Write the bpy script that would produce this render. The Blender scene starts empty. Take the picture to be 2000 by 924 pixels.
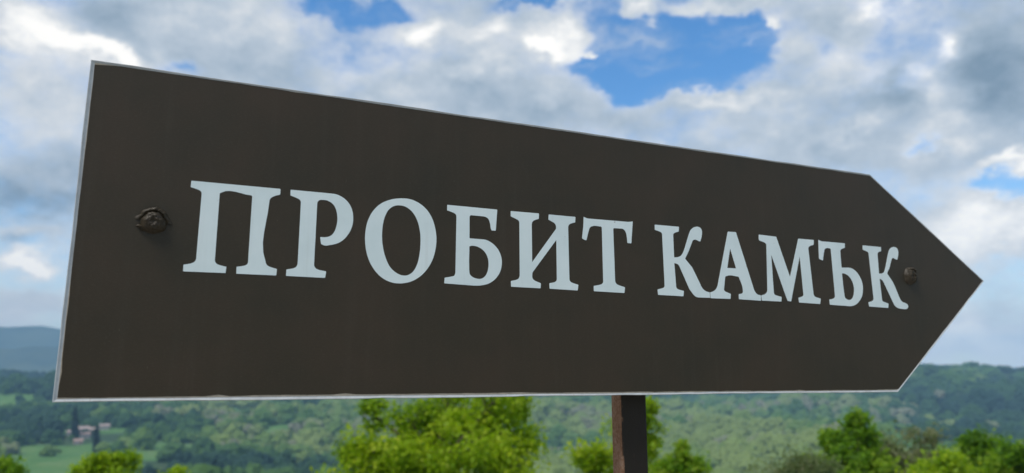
import bpy, bmesh, math, random
import numpy as np
from mathutils import Vector, Matrix

random.seed(7)
rng = np.random.default_rng(11)
S = bpy.context.scene
COL = S.collection
RAD = math.radians

# ------------------------------------------------------------------ camera
CAM_Z = 1.60
cam = bpy.data.cameras.new("camera")
cam.sensor_width = 36.0
cam.lens = 25.884
cam.clip_start = 0.02
cam.clip_end = 60000
cam.dof.use_dof = True
cam.dof.focus_distance = 0.95
cam.dof.aperture_fstop = 4.8
camo = bpy.data.objects.new("camera", cam)
camo.location = (0, 0, CAM_Z)
camo.rotation_euler = (RAD(90 + 10.711), 0, 0)
COL.objects.link(camo)
S.camera = camo

# ------------------------------------------------------------------ light
SUN_AZ, SUN_EL = RAD(-140), RAD(58)
sun = bpy.data.lights.new("sun", "SUN")
sun.energy = 3.0
sun.angle = RAD(22)
sun.color = (1.0, 0.955, 0.88)
suno = bpy.data.objects.new("sun", sun)
sdir = Vector((math.sin(SUN_AZ) * math.cos(SUN_EL), math.cos(SUN_AZ) * math.cos(SUN_EL), math.sin(SUN_EL)))
suno.rotation_euler = (-sdir).to_track_quat('-Z', 'Y').to_euler()
COL.objects.link(suno)
S.view_settings.view_transform = 'Standard'
S.view_settings.look = 'None'
S.view_settings.exposure = 0.0
S.view_settings.gamma = 1.0


class NT:
    """tiny helper to write node trees"""
    def __init__(s, tree):
        s.t = tree
        s.n = tree.nodes
        s.l = tree.links

    def new(s, typ, **kw):
        n = s.n.new(typ)
        for k, v in kw.items():
            setattr(n, k, v)
        return n

    def put(s, sock, v):
        if isinstance(v, bpy.types.NodeSocket):
            s.l.new(v, sock)
        elif v is not None:
            if hasattr(sock.default_value, '__len__') and not isinstance(v, str):
                v = tuple(v)
                if len(v) == 3 and len(sock.default_value) == 4:
                    v = v + (1,)
            sock.default_value = v

    def math(s, op, a, b=None, c=None, clamp=False):
        n = s.new('ShaderNodeMath', operation=op, use_clamp=clamp)
        for i, v in enumerate((a, b, c)):
            if v is not None:
                s.put(n.inputs[i], v)
        return n.outputs[0]

    def vec(s, op, a, b=None, c=None):
        n = s.new('ShaderNodeVectorMath', operation=op)
        for i, v in enumerate((a, b, c)):
            if v is not None:
                s.put(n.inputs[i], v)
        return n.outputs['Value'] if op in ('DOT_PRODUCT', 'LENGTH') else n.outputs[0]

    def noise(s, v, scale, detail=4, rough=0.55, out='Fac', dist=0.0):
        n = s.new('ShaderNodeTexNoise')
        if v is not None:
            s.put(n.inputs['Vector'], v)
        n.inputs['Scale'].default_value = scale
        n.inputs['Detail'].default_value = detail
        n.inputs['Roughness'].default_value = rough
        n.inputs['Distortion'].default_value = dist
        return n.outputs[out]

    def ramp(s, f, stops, interp='LINEAR'):
        n = s.new('ShaderNodeValToRGB')
        cr = n.color_ramp
        cr.interpolation = interp
        while len(cr.elements) < len(stops):
            cr.elements.new(0.5)
        for e, (p, c) in zip(cr.elements, stops):
            e.position = p
            e.color = (*c, 1) if len(c) == 3 else c
        s.put(n.inputs['Fac'], f)
        return n.outputs['Color']

    def mix(s, f, a, b, mode='MIX'):
        n = s.new('ShaderNodeMix', data_type='RGBA', blend_type=mode)
        s.put(n.inputs[0], f)
        s.put(n.inputs[6], a)
        s.put(n.inputs[7], b)
        return n.outputs[2]

    def sstep(s, v, lo, hi):
        n = s.new('ShaderNodeMapRange', interpolation_type='SMOOTHSTEP')
        s.put(n.inputs[0], v)
        n.inputs[1].default_value = lo
        n.inputs[2].default_value = hi
        return n.outputs[0]


# sky: Nishita blue under broken cloud.  Cloud banks are listed by compass bearing and elevation (degrees):
# (bearing, elevation, half width, half height, tilt, cover, brightness)
CLOUDS = [(13.76, 23.84, 5.63, 2.75, -5.2, -1.0, 0),
          (8.43, 23.67, 3.32, 1.87, -3.2, -0.75, 0),
          (18.17, 24.65, 1.94, 1.43, -7.2, -0.6, 0),
          (11.25, 21.99, 3.25, 1.31, -4.0, -0.6, 0),
          (-15.13, 26.9, 2.42, 0.78, 6.1, -0.5, 0),
          (-11.08, 27.89, 2.09, 0.64, 4.5, -0.4, 0),
          (1.29, 28.44, 2.59, 0.72, -0.6, -0.7, 0),
          (-25.52, 21.69, 1.93, 0.76, 9.3, -0.45, 0),
          (34.69, 12.23, 1.68, 0.99, -8.2, -0.45, 0),
          (29.77, 15.27, 1.42, 0.41, -8.3, -0.4, 0),
          (-35.51, 21.94, 2.49, 1.42, -11.2, 0.5, 0.52),
          (-32.79, 21.76, 1.86, 0.97, -22.5, 0.3, 0.42),
          (-29.74, 21.49, 2.29, 0.67, -9.0, 0.3, 0.65),
          (-36.43, 23.46, 1.74, 0.77, 15.0, 0.2, 0.2),
          (-7.25, 26.44, 2.54, 0.95, 2.8, 0.6, 0.5),
          (-1.71, 26.25, 1.92, 1.29, 0.6, 0.5, 0.5),
          (3.63, 25.91, 2.13, 1.66, -1.5, 0.7, 0.3),
          (4.28, 26.63, 0.94, 0.73, -1.8, 0.1, 0.2),
          (2.55, 24.63, 1.1, 0.6, -1.0, 0.1, 0.2),
          (-3.81, 23.85, 3.17, 0.75, 1.3, 0.3, 0.3),
          (2.76, 24.52, 2.55, 0.67, -1.1, 0.4, 0.3),
          (11.14, 27.35, 1.08, 0.72, -4.7, 1.1, 0.35),
          (6.78, 24.61, 1.18, 0.3, -2.7, 1.0, 0.3),
          (16.56, 27.3, 2.79, 0.42, -7.0, 0.9, 0.2),
          (19.75, 25.26, 0.61, 0.63, -8.0, 0.8, 0.35),
          (18.53, 24.24, 0.62, 0.32, -7.2, 0.6, 0.2),
          (17.11, 20.18, 4.23, 0.59, 2.2, 0.7, 0.3),
          (25.28, 20.95, 2.79, 1.92, 11.0, 0.3, 0.28),
          (28.1, 25.11, 1.09, 0.73, -11.7, 0.2, 0.4),
          (32.32, 21.77, 0.75, 0.65, -12.3, 0, 0.5),
          (30.75, 20.34, 0.76, 0.87, -11.0, 0, 0.35),
          (29.76, 18.46, 1.28, 0.82, -9.8, 0, 0.3),
          (25.8, 16.88, 2.38, 0.64, 17.3, 0.2, 0.3),
          (31.41, 16.05, 2.3, 1.19, -9.3, 0.2, 0.3),
          (32.82, 17.91, 1.5, 0.6, -10.7, 0, 0.15),
          (35.04, 13.57, 1.68, 0.43, 2.9, 0.4, 0.5),
          (33.75, 10.01, 3.11, 1.67, -6.5, 0.6, 0.5),
          (30.34, 8.3, 2.11, 2.07, -4.8, 0.3, 0.3),
          (-33.48, 7.42, 2.12, 0.67, 4.8, 0.5, 0.8),
          (-33.44, 9.84, 1.86, 0.4, 6.3, 0.3, 0.22),
          (31.27, 2.62, 4.32, 1.34, -1.6, 0.5, 0.55),
          (-33.16, 4.38, 3.36, 0.93, 2.8, 0.3, 0.15),
          (-29.85, 24.17, 2.82, 1.48, -13.0, 0.2, -0.3),
          (21.67, 23.1, 1.41, 1.59, -8.2, 0.45, 0.1),
          (26.41, 23.73, 1.74, 1.36, -10.4, 0.35, 0.05),
          (35.04, 19.12, 2.46, 4.51, -12.3, 0.4, -0.4),
          (28.72, 19.51, 0.98, 1.89, -19.8, 0.2, -0.28),
          (27.08, 18.02, 2.68, 0.98, -8.6, 0.2, -0.15),
          (-34.1, 13.32, 2.3, 1.66, 8.6, 0.2, -0.15),
          (-33.04, 11.51, 2.91, 0.87, 7.2, 0.1, -0.5),
          (-34.21, 9.09, 1.34, 0.46, 6.0, 0.0, -0.5),
          (33.92, 5.0, 1.51, 1.19, -3.4, 0.1, -0.25),
          (24.95, 25.2, 1.79, 1.02, -10.2, 0.2, -0.12),
          (-22.99, 23.44, 7.33, 2.8, 8.7, 0.35, 0.02),
          (0.0, 21.04, 14.7, 1.93, -0.1, 0.5, -0.03),
          (23.46, 15.8, 7.0, 1.82, -6.5, 0.4, 0),
          (-34.28, 17.63, 3.23, 1.96, 11.1, 0.3, 0.12)]
world = bpy.data.worlds.new("World")
S.world = world
world.use_nodes = True
W = NT(world.node_tree)
W.n.clear()
tc = W.new('ShaderNodeTexCoord')
D = tc.outputs['Generated']
sep = W.new('ShaderNodeSeparateXYZ')
W.put(sep.inputs[0], D)
az = W.math('MULTIPLY', W.math('ARCTAN2', sep.outputs[0], sep.outputs[1]), 57.29578)
el = W.math('MULTIPLY', W.math('ARCSINE', sep.outputs[2]), 57.29578)
cmb = W.new('ShaderNodeCombineXYZ')
W.put(cmb.inputs[0], az)
W.put(cmb.inputs[1], el)
Q = cmb.outputs[0]
Dn = W.vec('MULTIPLY', D, (1, 1, 1.5))                       # clouds flatten towards the horizon
wv = W.vec('SUBTRACT', W.noise(Dn, 9, 5, 0.6, 'Color'), (0.5, 0.5, 0.5))
QW = W.vec('MULTIPLY_ADD', wv, (7.0, 6.0, 0), Q)
cov, bri = None, None
for (a, e, ra, re, tilt, wc, wb) in CLOUDS:
    v = W.vec('SUBTRACT', QW, (a, e, 0))
    c_, s_ = math.cos(RAD(tilt)), math.sin(RAD(tilt))
    u = W.vec('DOT_PRODUCT', v, (c_ / ra, s_ / ra, 0))
    w = W.vec('DOT_PRODUCT', v, (-s_ / re, c_ / re, 0))
    g = W.math('POWER', 0.36788, W.math('MULTIPLY_ADD', u, u, W.math('MULTIPLY', w, w)))
    if wc:
        cov = W.math('MULTIPLY_ADD', g, wc, cov if cov is not None else 0.60)
    if wb:
        bri = W.math('MULTIPLY_ADD', g, wb, bri if bri is not None else 0.46)
n1 = W.math('SUBTRACT', W.noise(Dn, 6.5, 9, 0.58), 0.5)
n2 = W.math('SUBTRACT', W.noise(W.vec('ADD', Dn, (3.1, 1.7, 5.3)), 9, 8, 0.6), 0.5)
n3 = W.math('SUBTRACT', W.noise(W.vec('ADD', Dn, (7.7, 2.2, 0.4)), 28, 6, 0.6), 0.5)
cov = W.math('MULTIPLY_ADD', n1, 1.1, cov)
cov = W.math('MULTIPLY_ADD', n3, 0.45, cov)
alpha = W.sstep(cov, 0.19, 0.85)
veil = W.math('MULTIPLY', W.sstep(W.noise(W.vec('MULTIPLY', QW, (0.10, 0.22, 0)), 1.0, 8, 0.62), 0.46, 0.74), 0.55)
alpha = W.math('MAXIMUM', alpha, veil)
bri = W.math('MULTIPLY_ADD', n2, 0.95, bri)
bri = W.math('MULTIPLY_ADD', n3, 0.5, bri)
edge = W.math('MULTIPLY', W.math('MULTIPLY', alpha, W.math('SUBTRACT', 1.0, alpha)), 4.0)
bri = W.math('MULTIPLY_ADD', edge, 0.22, bri)
ccol = W.ramp(bri, [(0.0, (0.22, 0.315, 0.42)), (0.28, (0.37, 0.47, 0.58)), (0.52, (0.55, 0.63, 0.72)),
                    (0.74, (0.80, 0.83, 0.86)), (0.98, (1.16, 1.14, 1.10))])
hz = W.math('POWER', 0.36788, W.math('MULTIPLY', W.math('MAXIMUM', el, 0.0), 0.28))
ccol = W.mix(W.math('MULTIPLY', hz, 0.8), ccol, (1.5, 1.38, 1.26))
sky = W.new('ShaderNodeTexSky', sky_type='NISHITA')
sky.sun_disc = False
sky.sun_elevation = SUN_EL
sky.sun_rotation = SUN_AZ % (2 * math.pi)
sky.air_density = 1.0
sky.dust_density = 0.6
sky.ozone_density = 1.6
hs = W.new('ShaderNodeHueSaturation')
hs.inputs['Saturation'].default_value = 1.32
hs.inputs['Value'].default_value = 1.36
W.put(hs.inputs['Color'], sky.outputs[0])
b1 = W.new('ShaderNodeBackground')
W.put(b1.inputs[0], hs.outputs[0])
b1.inputs[1].default_value = 0.145
b2 = W.new('ShaderNodeBackground')
W.put(b2.inputs[0], ccol)
b2.inputs[1].default_value = 1.0
mx = W.new('ShaderNodeMixShader')
W.put(mx.inputs[0], alpha)
W.l.new(b1.outputs[0], mx.inputs[1])
W.l.new(b2.outputs[0], mx.inputs[2])
wo = W.new('ShaderNodeOutputWorld')
W.l.new(mx.outputs[0], wo.inputs[0])
world.cycles.sampling_method = 'MANUAL'
world.cycles.sample_map_resolution = 512


# ------------------------------------------------------------------ helpers
def material(name):
    m = bpy.data.materials.new(name)
    m.use_nodes = True
    t = NT(m.node_tree)
    b = t.n['Principled BSDF']
    return m, t, b


def link_mesh(name, me, mat, parent=None):
    o = bpy.data.objects.new(name, me)
    if mat is not None and not me.materials:
        me.materials.append(mat)
    COL.objects.link(o)
    if parent is not None:
        o.parent = parent
    return o


def bm_obj(name, bm, mat, parent=None, smooth=False):
    me = bpy.data.meshes.new(name)
    bm.to_mesh(me)
    bm.free()
    if smooth:
        for p in me.polygons:
            p.use_smooth = True
    return link_mesh(name, me, mat, parent)


def np_mesh(name, verts, faces, n=4):
    """quick mesh from numpy arrays (all faces with n corners)"""
    me = bpy.data.meshes.new(name)
    verts = np.asarray(verts, np.float32)
    faces = np.asarray(faces, np.int32)
    me.vertices.add(len(verts))
    me.vertices.foreach_set('co', verts.ravel())
    me.loops.add(faces.size)
    me.loops.foreach_set('vertex_index', faces.ravel())
    me.polygons.add(len(faces))
    me.polygons.foreach_set('loop_start', np.arange(0, faces.size, n, dtype=np.int32))
    me.polygons.foreach_set('loop_total', np.full(len(faces), n, np.int32))
    me.update(calc_edges=True)
    return me


def thing(o, label, cat, group=None):
    o['label'] = label
    o['category'] = cat
    if group:
        o['group'] = group
    return o


def empty(name, loc, rz=0.0):
    o = bpy.data.objects.new(name, None)
    o.empty_display_size = 0.2
    o.location = loc
    o.rotation_euler = (0, 0, rz)
    COL.objects.link(o)
    return o


def box(bm, x0, x1, y0, y1, z0, z1):
    v = [bm.verts.new(p) for p in ((x0, y0, z0), (x1, y0, z0), (x1, y1, z0), (x0, y1, z0),
                                   (x0, y0, z1), (x1, y0, z1), (x1, y1, z1), (x0, y1, z1))]
    for f in ((3, 2, 1, 0), (4, 5, 6, 7), (0, 1, 5, 4), (1, 2, 6, 5), (2, 3, 7, 6), (3, 0, 4, 7)):
        bm.faces.new([v[i] for i in f])


# value noise on numpy arrays
_perm = rng.random((256, 256))


def vnoise(x, y):
    xi = np.floor(x).astype(int)
    yi = np.floor(y).astype(int)
    fx, fy = x - xi, y - yi
    fx = fx * fx * (3 - 2 * fx)
    fy = fy * fy * (3 - 2 * fy)
    g = lambda a, b: _perm[a & 255, b & 255]
    return ((g(xi, yi) * (1 - fx) + g(xi + 1, yi) * fx) * (1 - fy)
            + (g(xi, yi + 1) * (1 - fx) + g(xi + 1, yi + 1) * fx) * fy) * 2 - 1


def fbm(x, y, octv=4, gain=0.5):
    s, a, f = 0, 1.0, 1.0
    for i in range(octv):
        s = s + a * vnoise(x * f + 17.3 * i, y * f + 5.9 * i)
        a *= gain
        f *= 2.03
    return s


def sm(a, b, x):
    t = np.clip((x - a) / (b - a), 0, 1)
    return t * t * (3 - 2 * t)


# ------------------------------------------------------------------ terrain
FLOOR = -74.0
SK_AZ = [-90, -60, -45, -34.4, -31.3, -24, -15, -5, 5, 14, 22, 26, 28.7, 30.2, 31.7, 33, 34.4, 38, 45, 60, 90]
SK_EL = [0.0, 0.1, 0.1, 0.12, 0.12, 0.05, -0.1, -0.2, -0.1, 0.0, 0.05, 0.1, 0.30, 0.46, 0.42, 0.20, 0.05, 0.15, 0.3, 0.2, 0.0]


def height(x, y):
    x = np.asarray(x, float)
    y = np.asarray(y, float)
    r = np.hypot(x, y)
    a = np.degrees(np.arctan2(x, y))
    near = np.where(y > 0, -0.36 * np.maximum(0, y - 3.2 + 0.02 * np.abs(x)), 0.06 * np.minimum(-y, 400))
    near = near - 0.0006 * np.clip(np.abs(x) - 20, 0, 400) * 30 * (np.abs(x) > 20) / 10
    near = near + 0.35 * fbm(x / 9, y / 9, 3) * sm(4, 30, r)
    valley = FLOOR + 15 * fbm(x / 420 + 3.1, y / 420, 4) - 6 * sm(350, 600, r) * (1 - sm(800, 1100, r))
    valley = valley + 3.0 * fbm(x / 110, y / 110 + 9, 3)
    skyl = np.interp(a, SK_AZ, SK_EL)
    R0 = 2350 + 250 * np.sin(a / 9.0)
    top = CAM_Z + np.tan(np.radians(skyl)) * R0
    rise = sm(900, 1.0, 0) if False else np.clip((r - 950) / (R0 - 950), 0, 1)
    rise = rise ** 1.35
    rough = 30 * fbm(x / 300 + 8.3, y / 360 + 2.1, 5, 0.42) * np.sin(np.pi * np.clip(rise, 0, 1)) ** 0.7
    far = valley * (1 - rise) + (top + 2.2 * fbm(a / 1.3 + 40, r / 700, 4)) * rise + rough
    past = np.clip((r - R0) / 1500, 0, 1)
    far = far - 170 * past
    far = np.maximum(far, -150)
    k = 10.0
    d = np.clip((near - far) / (2 * k), -20, 20)
    z = np.where(near - far > 2 * k * 19, near, far + 2 * k * np.log1p(np.exp(d * 1.0)) * 1.0)
    z = np.where(near > far + 60, near, z)
    return np.where(r < 60, near, z)


# the two open meadows below the village, one pale clearing by the right-hand slope: (x, y, half length, half width, heading)
MEADOWS = [(-425.9, 677.7, 75, 100, 0.55), (-422.0, 741.2, 80, 120, 0.5), (-388.7, 778.1, 80, 105, 0.42), (-501.1, 958.9, 50, 18, 0.5), (185.4, 1440.3, 60, 40, 0)]


def meadow(x, y):
    m = np.zeros_like(np.asarray(x, float))
    for (mx_, my_, ra, rb, hd) in MEADOWS:
        c_, s_ = math.cos(hd), math.sin(hd)
        u = ((x - mx_) * c_ + (y - my_) * s_) / ra
        v = (-(x - mx_) * s_ + (y - my_) * c_) / rb
        q = np.sqrt(u * u + v * v) + 0.28 * fbm(x / 45, y / 45, 3)
        m = np.maximum(m, 1 - sm(0.86, 1.0, q))
    r_ = np.hypot(x, y)
    cl = fbm(np.asarray(x) / 150 + 31, np.asarray(y) / 110 + 7, 3)           # scattered small clearings
    m = np.maximum(m, sm(0.62, 0.72, cl) * sm(700, 900, r_) * (1 - sm(1700, 1950, r_)))
    return m


azs = np.concatenate([np.linspace(-180, -48, 45)[:-1], np.linspace(-48, 48, 300), np.linspace(48, 180, 45)[1:-1]])
rs = np.concatenate([[0.0], np.geomspace(0.6, 200, 46)[:-1], np.geomspace(200, 3000, 150), np.geomspace(3100, 7000, 18)])
na, nr = len(azs), len(rs)
A, R = np.meshgrid(np.radians(azs), rs)
GX, GY = R * np.sin(A), R * np.cos(A)
GZ = height(GX, GY)
idx = np.arange(nr * na).reshape(nr, na)
i0 = idx[:-1]
i1 = idx[1:]
F = np.stack([i0, np.roll(i0, -1, 1), np.roll(i1, -1, 1), i1], -1).reshape(-1, 4)[:, ::-1]
me = np_mesh("ground", np.stack([GX, GY, GZ], -1).reshape(-1, 3), F)
at = me.attributes.new('meadow', 'FLOAT', 'POINT')
at.data.foreach_set('value', meadow(GX, GY).ravel().astype(np.float32))
for p in me.polygons:
    p.use_smooth = True

m, t, b = material("grass_and_soil")
pos = t.new('ShaderNodeNewGeometry').outputs['Position']
big = t.noise(pos, 0.012, 6, 0.6)
fine = t.noise(pos, 0.35, 5, 0.65)
wood = t.ramp(t.math('MULTIPLY_ADD', fine, 0.5, t.math('MULTIPLY', big, 0.5)),
              [(0.3, (0.020, 0.045, 0.020)), (0.5, (0.040, 0.075, 0.028)), (0.7, (0.075, 0.095, 0.045))])
lawn = t.ramp(t.math('MULTIPLY_ADD', t.noise(pos, 0.03, 5, 0.6), 0.6, t.math('MULTIPLY', fine, 0.4)),
              [(0.32, (0.045, 0.120, 0.030)), (0.5, (0.085, 0.180, 0.045)), (0.68, (0.160, 0.215, 0.085))])
ma = t.new('ShaderNodeAttribute', attribute_name='meadow')
t.put(b.inputs['Base Color'], t.mix(ma.outputs['Fac'], wood, lawn))
b.inputs['Roughness'].default_value = 0.95
b.inputs['Specular IOR Level'].default_value = 0.1
g = link_mesh("ground", me, m)
g['kind'] = 'structure'

# pale gravel sheet out of view, added to bounce neutral light onto the sign
ga, gr = np.meshgrid(np.linspace(0, 2 * math.pi, 73)[:-1], np.linspace(0, 1, 16))
edge_r = 4.6 + 1.2 * fbm(np.cos(ga) * 1.7 + 9, np.sin(ga) * 1.7, 3)
gx_, gy_ = gr * edge_r * np.sin(ga) - 0.5, gr * edge_r * np.cos(ga) - 1.8
gz_ = height(gx_, gy_) + 0.03
ii = np.arange(gx_.size).reshape(gx_.shape)
me = np_mesh("gravel_bounce", np.stack([gx_, gy_, gz_], -1).reshape(-1, 3), np.stack([ii[:-1], ii[1:], np.roll(ii[1:], -1, 1), np.roll(ii[:-1], -1, 1)], -1).reshape(-1, 4)[:, ::-1])
m, t, b = material("gravel")
pos = t.new('ShaderNodeNewGeometry').outputs['Position']
t.put(b.inputs['Base Color'], t.ramp(t.noise(pos, 45, 6, 0.7), [(0.3, (0.20, 0.18, 0.15)), (0.7, (0.46, 0.43, 0.38))]))
b.inputs['Roughness'].default_value = 0.95
g = link_mesh("gravel_bounce", me, m)
g['kind'] = 'structure'

# far blue mountains
MA = [-180, -75, -60, -48, -40, -34.7, -33, -31.9, -28, -22, -15, -5, 10, 20, 27, 31, 33, 35, 40, 60, 180]
ME = [0.2, 0.8, 1.8, 2.6, 3.0, 3.08, 3.12, 3.0, 2.7, 2.0, 1.2, 0.8, 0.6, 0.5, 0.5, 0.75, 0.7, 0.5, 0.5, 0.4, 0.2]
ma_ = np.linspace(-80, 80, 260)
verts = []
for (D0, k, jit, seed) in ((5900, 1.0, 24, 3.0), (4600, 0.55, 24, 9.0)):
    tops = np.interp(ma_, MA, ME) * k
    rows = []
    for f_, dr in ((0.0, -900), (0.35, -560), (0.7, -260), (1.0, 0), (0.6, 420), (0.0, 900)):
        rr = D0 + dr + 90 * fbm(ma_ / 3 + seed, np.full_like(ma_, f_ * 3), 3)
        zz = -150 + (150 + np.tan(np.radians(tops)) * D0 + jit * fbm(ma_ / 2.6 + seed, np.full_like(ma_, seed), 4)) * f_
        zz = zz + (f_ not in (0.0, 1.0)) * 18 * fbm(ma_ / 1.4 + seed, np.full_like(ma_, f_ * 7), 4)
        rows.append(np.stack([rr * np.sin(np.radians(ma_)), rr * np.cos(np.radians(ma_)), zz], -1))
    verts.append(np.array(rows))
V, FF, off = [], [], 0
for blk in verts:
    nr_, na_ = blk.shape[:2]
    ii = np.arange(nr_ * na_).reshape(nr_, na_) + off
    FF.append(np.stack([ii[:-1, :-1], ii[1:, :-1], ii[1:, 1:], ii[:-1, 1:]], -1).reshape(-1, 4))
    V.append(blk.reshape(-1, 3))
    off += nr_ * na_
me = np_mesh("mountains", np.concatenate(V), np.concatenate(FF))
for p in me.polygons:
    p.use_smooth = True
m, t, b = material("distant_woodland")
pos = t.new('ShaderNodeNewGeometry').outputs['Position']
t.put(b.inputs['Base Color'], t.ramp(t.noise(pos, 0.004, 7, 0.6), [(0.35, (0.03, 0.055, 0.03)), (0.65, (0.075, 0.10, 0.05))]))
b.inputs['Roughness'].default_value = 1.0
g = link_mesh("mountains", me, m)
g['kind'] = 'structure'

# haze
bm = bmesh.new()
box(bm, -7200, 7200, -7200, 7200, -220, 365)
m = bpy.data.materials.new("air")
m.use_nodes = True
m.node_tree.nodes.clear()
pv = m.node_tree.nodes.new('ShaderNodeVolumePrincipled')
pv.inputs['Color'].default_value = (0.40, 0.70, 1.0, 1)
pv.inputs['Density'].default_value = 1.75e-4
pv.inputs['Anisotropy'].default_value = -0.35
oo = m.node_tree.nodes.new('ShaderNodeOutputMaterial')
m.node_tree.links.new(pv.outputs[0], oo.inputs['Volume'])
g = bm_obj("haze", bm, m)
g['kind'] = 'stuff'

# ------------------------------------------------------------------ forest over the valley (nobody could count it)
def foliage_material(name, stops, instancer, transl=0.3, rough=0.6):
    mm = bpy.data.materials.new(name)
    mm.use_nodes = True
    tt = NT(mm.node_tree)
    tt.n.clear()
    at_ = tt.new('ShaderNodeAttribute', attribute_name='tint')
    if instancer:
        at_.attribute_type = 'INSTANCER'
    tint = at_.outputs['Fac']
    if instancer:
        ob = tt.new('ShaderNodeNewGeometry').outputs['Position']
        tint = tt.math('MULTIPLY_ADD', tt.math('SUBTRACT', tt.noise(ob, 0.7, 4, 0.7), 0.5), 0.20, tint)
    colr = tt.ramp(tint, stops)
    d_ = tt.new('ShaderNodeBsdfPrincipled')
    tt.put(d_.inputs['Base Color'], colr)
    d_.inputs['Roughness'].default_value = rough
    d_.inputs['Specular IOR Level'].default_value = 0.25
    tr = tt.new('ShaderNodeBsdfTranslucent')
    tt.put(tr.inputs['Color'], colr)
    mx_ = tt.new('ShaderNodeMixShader')
    mx_.inputs[0].default_value = transl
    tt.l.new(d_.outputs[0], mx_.inputs[1])
    tt.l.new(tr.outputs[0], mx_.inputs[2])
    o_ = tt.new('ShaderNodeOutputMaterial')
    tt.l.new(mx_.outputs[0], o_.inputs[0])
    return mm


HOUSES = [(-530.9, 913.6, 7.2, 6.0, 3.9, 0.5, 0, 1, 'small pale house at the left end of the distant village'),
          (-527.2, 931.5, 15.8, 8.2, 5.5, 0.45, 1, 1, 'long pink house in the middle of the distant village'),
          (-502.9, 895.2, 10.1, 7.5, 4.7, 0.6, 0, 0, 'pale house in front of the long pink village house'),
          (-509.2, 926.5, 9.4, 7.5, 5.5, 0.3, 2, 1, 'greyish house at the right end of the village cluster'),
          (-484.4, 850.2, 8.6, 6.8, 3.9, 0.55, 1, 0, "lowest pink house at the meadow's edge below the village"),
          (-513.9, 957.4, 10.8, 6.8, 4.7, 0.5, 0, 1, 'pale house standing apart to the right of the village')]
# paler or darker stretches of wood: (x, y, reach, shift)
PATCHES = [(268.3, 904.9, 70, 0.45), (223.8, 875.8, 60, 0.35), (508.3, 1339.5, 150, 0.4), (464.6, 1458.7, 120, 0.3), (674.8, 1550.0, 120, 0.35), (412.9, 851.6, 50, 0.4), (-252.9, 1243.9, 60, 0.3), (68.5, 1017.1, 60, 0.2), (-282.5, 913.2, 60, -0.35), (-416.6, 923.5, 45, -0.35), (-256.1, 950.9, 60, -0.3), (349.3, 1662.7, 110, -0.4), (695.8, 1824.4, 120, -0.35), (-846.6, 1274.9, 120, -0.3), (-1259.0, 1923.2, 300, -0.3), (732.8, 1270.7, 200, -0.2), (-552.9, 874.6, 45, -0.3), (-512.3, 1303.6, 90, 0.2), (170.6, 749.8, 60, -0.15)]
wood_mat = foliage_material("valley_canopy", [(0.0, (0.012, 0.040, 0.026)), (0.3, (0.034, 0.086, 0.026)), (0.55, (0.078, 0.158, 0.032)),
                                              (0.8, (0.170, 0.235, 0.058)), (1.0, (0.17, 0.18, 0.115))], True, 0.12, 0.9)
pts = []
for (r0, r1, sp) in ((300, 620, 11), (620, 1300, 11), (1300, 2750, 15.0)):
    n = int((r1 * r1 - r0 * r0) * 0.5 * RAD(88) / sp ** 2)
    rr = np.sqrt(rng.random(n) * (r1 * r1 - r0 * r0) + r0 * r0)
    aa = np.radians(rng.uniform(-44, 44, n))
    pts.append(np.stack([rr * np.sin(aa), rr * np.cos(aa), np.full(n, sp)], -1))
pts = np.concatenate(pts)
X, Y, SP = pts.T
keep = (meadow(X, Y) < 0.35) | (rng.random(len(X)) < 0.10)
gap = fbm(X / 60 + 5, Y / 60, 3)
az_ = np.degrees(np.arctan2(X, Y))
keep &= ~((az_ > -36) & (az_ < -23.5) & (np.hypot(X, Y) < 840) & (np.hypot(X, Y) > 480) & (rng.random(len(X)) < 0.93))
keep &= ~((gap > 0.75) & (rng.random(len(X)) < 0.8))
for (hx, hy, *_r) in HOUSES:
    hr_ = math.hypot(hx, hy)
    along = (X * hx + Y * hy) / hr_ - hr_
    across = np.abs(X * hy - Y * hx) / hr_
    keep &= ~((across < _r[0] * .5 + 4) & (along < 9) & (along > -120) & ((along > -30) | (rng.random(len(X)) < 0.8)))
X, Y, SP = X[keep], Y[keep], SP[keep]
Z = height(X, Y)
Rr = np.hypot(X, Y)
field = fbm(X / 190 + 1.7, Y / 260 + 4.4, 4, 0.42)
tint = 0.46 + 0.52 * field + 0.09 * rng.standard_normal(len(X)) * (1 - 0.3 * sm(1200, 2500, Rr))
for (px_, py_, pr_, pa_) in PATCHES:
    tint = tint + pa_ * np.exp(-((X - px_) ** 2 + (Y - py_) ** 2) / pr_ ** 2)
tint = tint - 0.36 * sm(1300, 2000, Rr)                       # cloud shadow over the far ridge, darkened into the crown tint
bare = (fbm(X / 150 + 21, Y / 150 + 3, 3) > 0.45) & (rng.random(len(X)) < 0.5) & (Rr < 1500)
tint = np.where(bare, 0.93 + 0.08 * rng.standard_normal(len(X)), np.clip(tint, 0.02, 0.82))
wid = SP * np.clip(0.58 * np.exp(0.34 * rng.standard_normal(len(X))), 0.22, 1.25)
hgt = wid * rng.uniform(0.70, 1.15, len(X)) * (1 - 0.45 * sm(1500, 2200, Rr))
me = bpy.data.meshes.new("forest")
me.vertices.add(len(X))
me.vertices.foreach_set('co', np.stack([X, Y, Z + hgt * 0.55], -1).astype(np.float32).ravel())
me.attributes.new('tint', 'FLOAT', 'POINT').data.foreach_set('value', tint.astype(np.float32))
me.attributes.new('size', 'FLOAT_VECTOR', 'POINT').data.foreach_set('vector', np.stack([wid, wid * rng.uniform(.8, 1.2, len(X)), hgt], -1).astype(np.float32).ravel())
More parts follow.
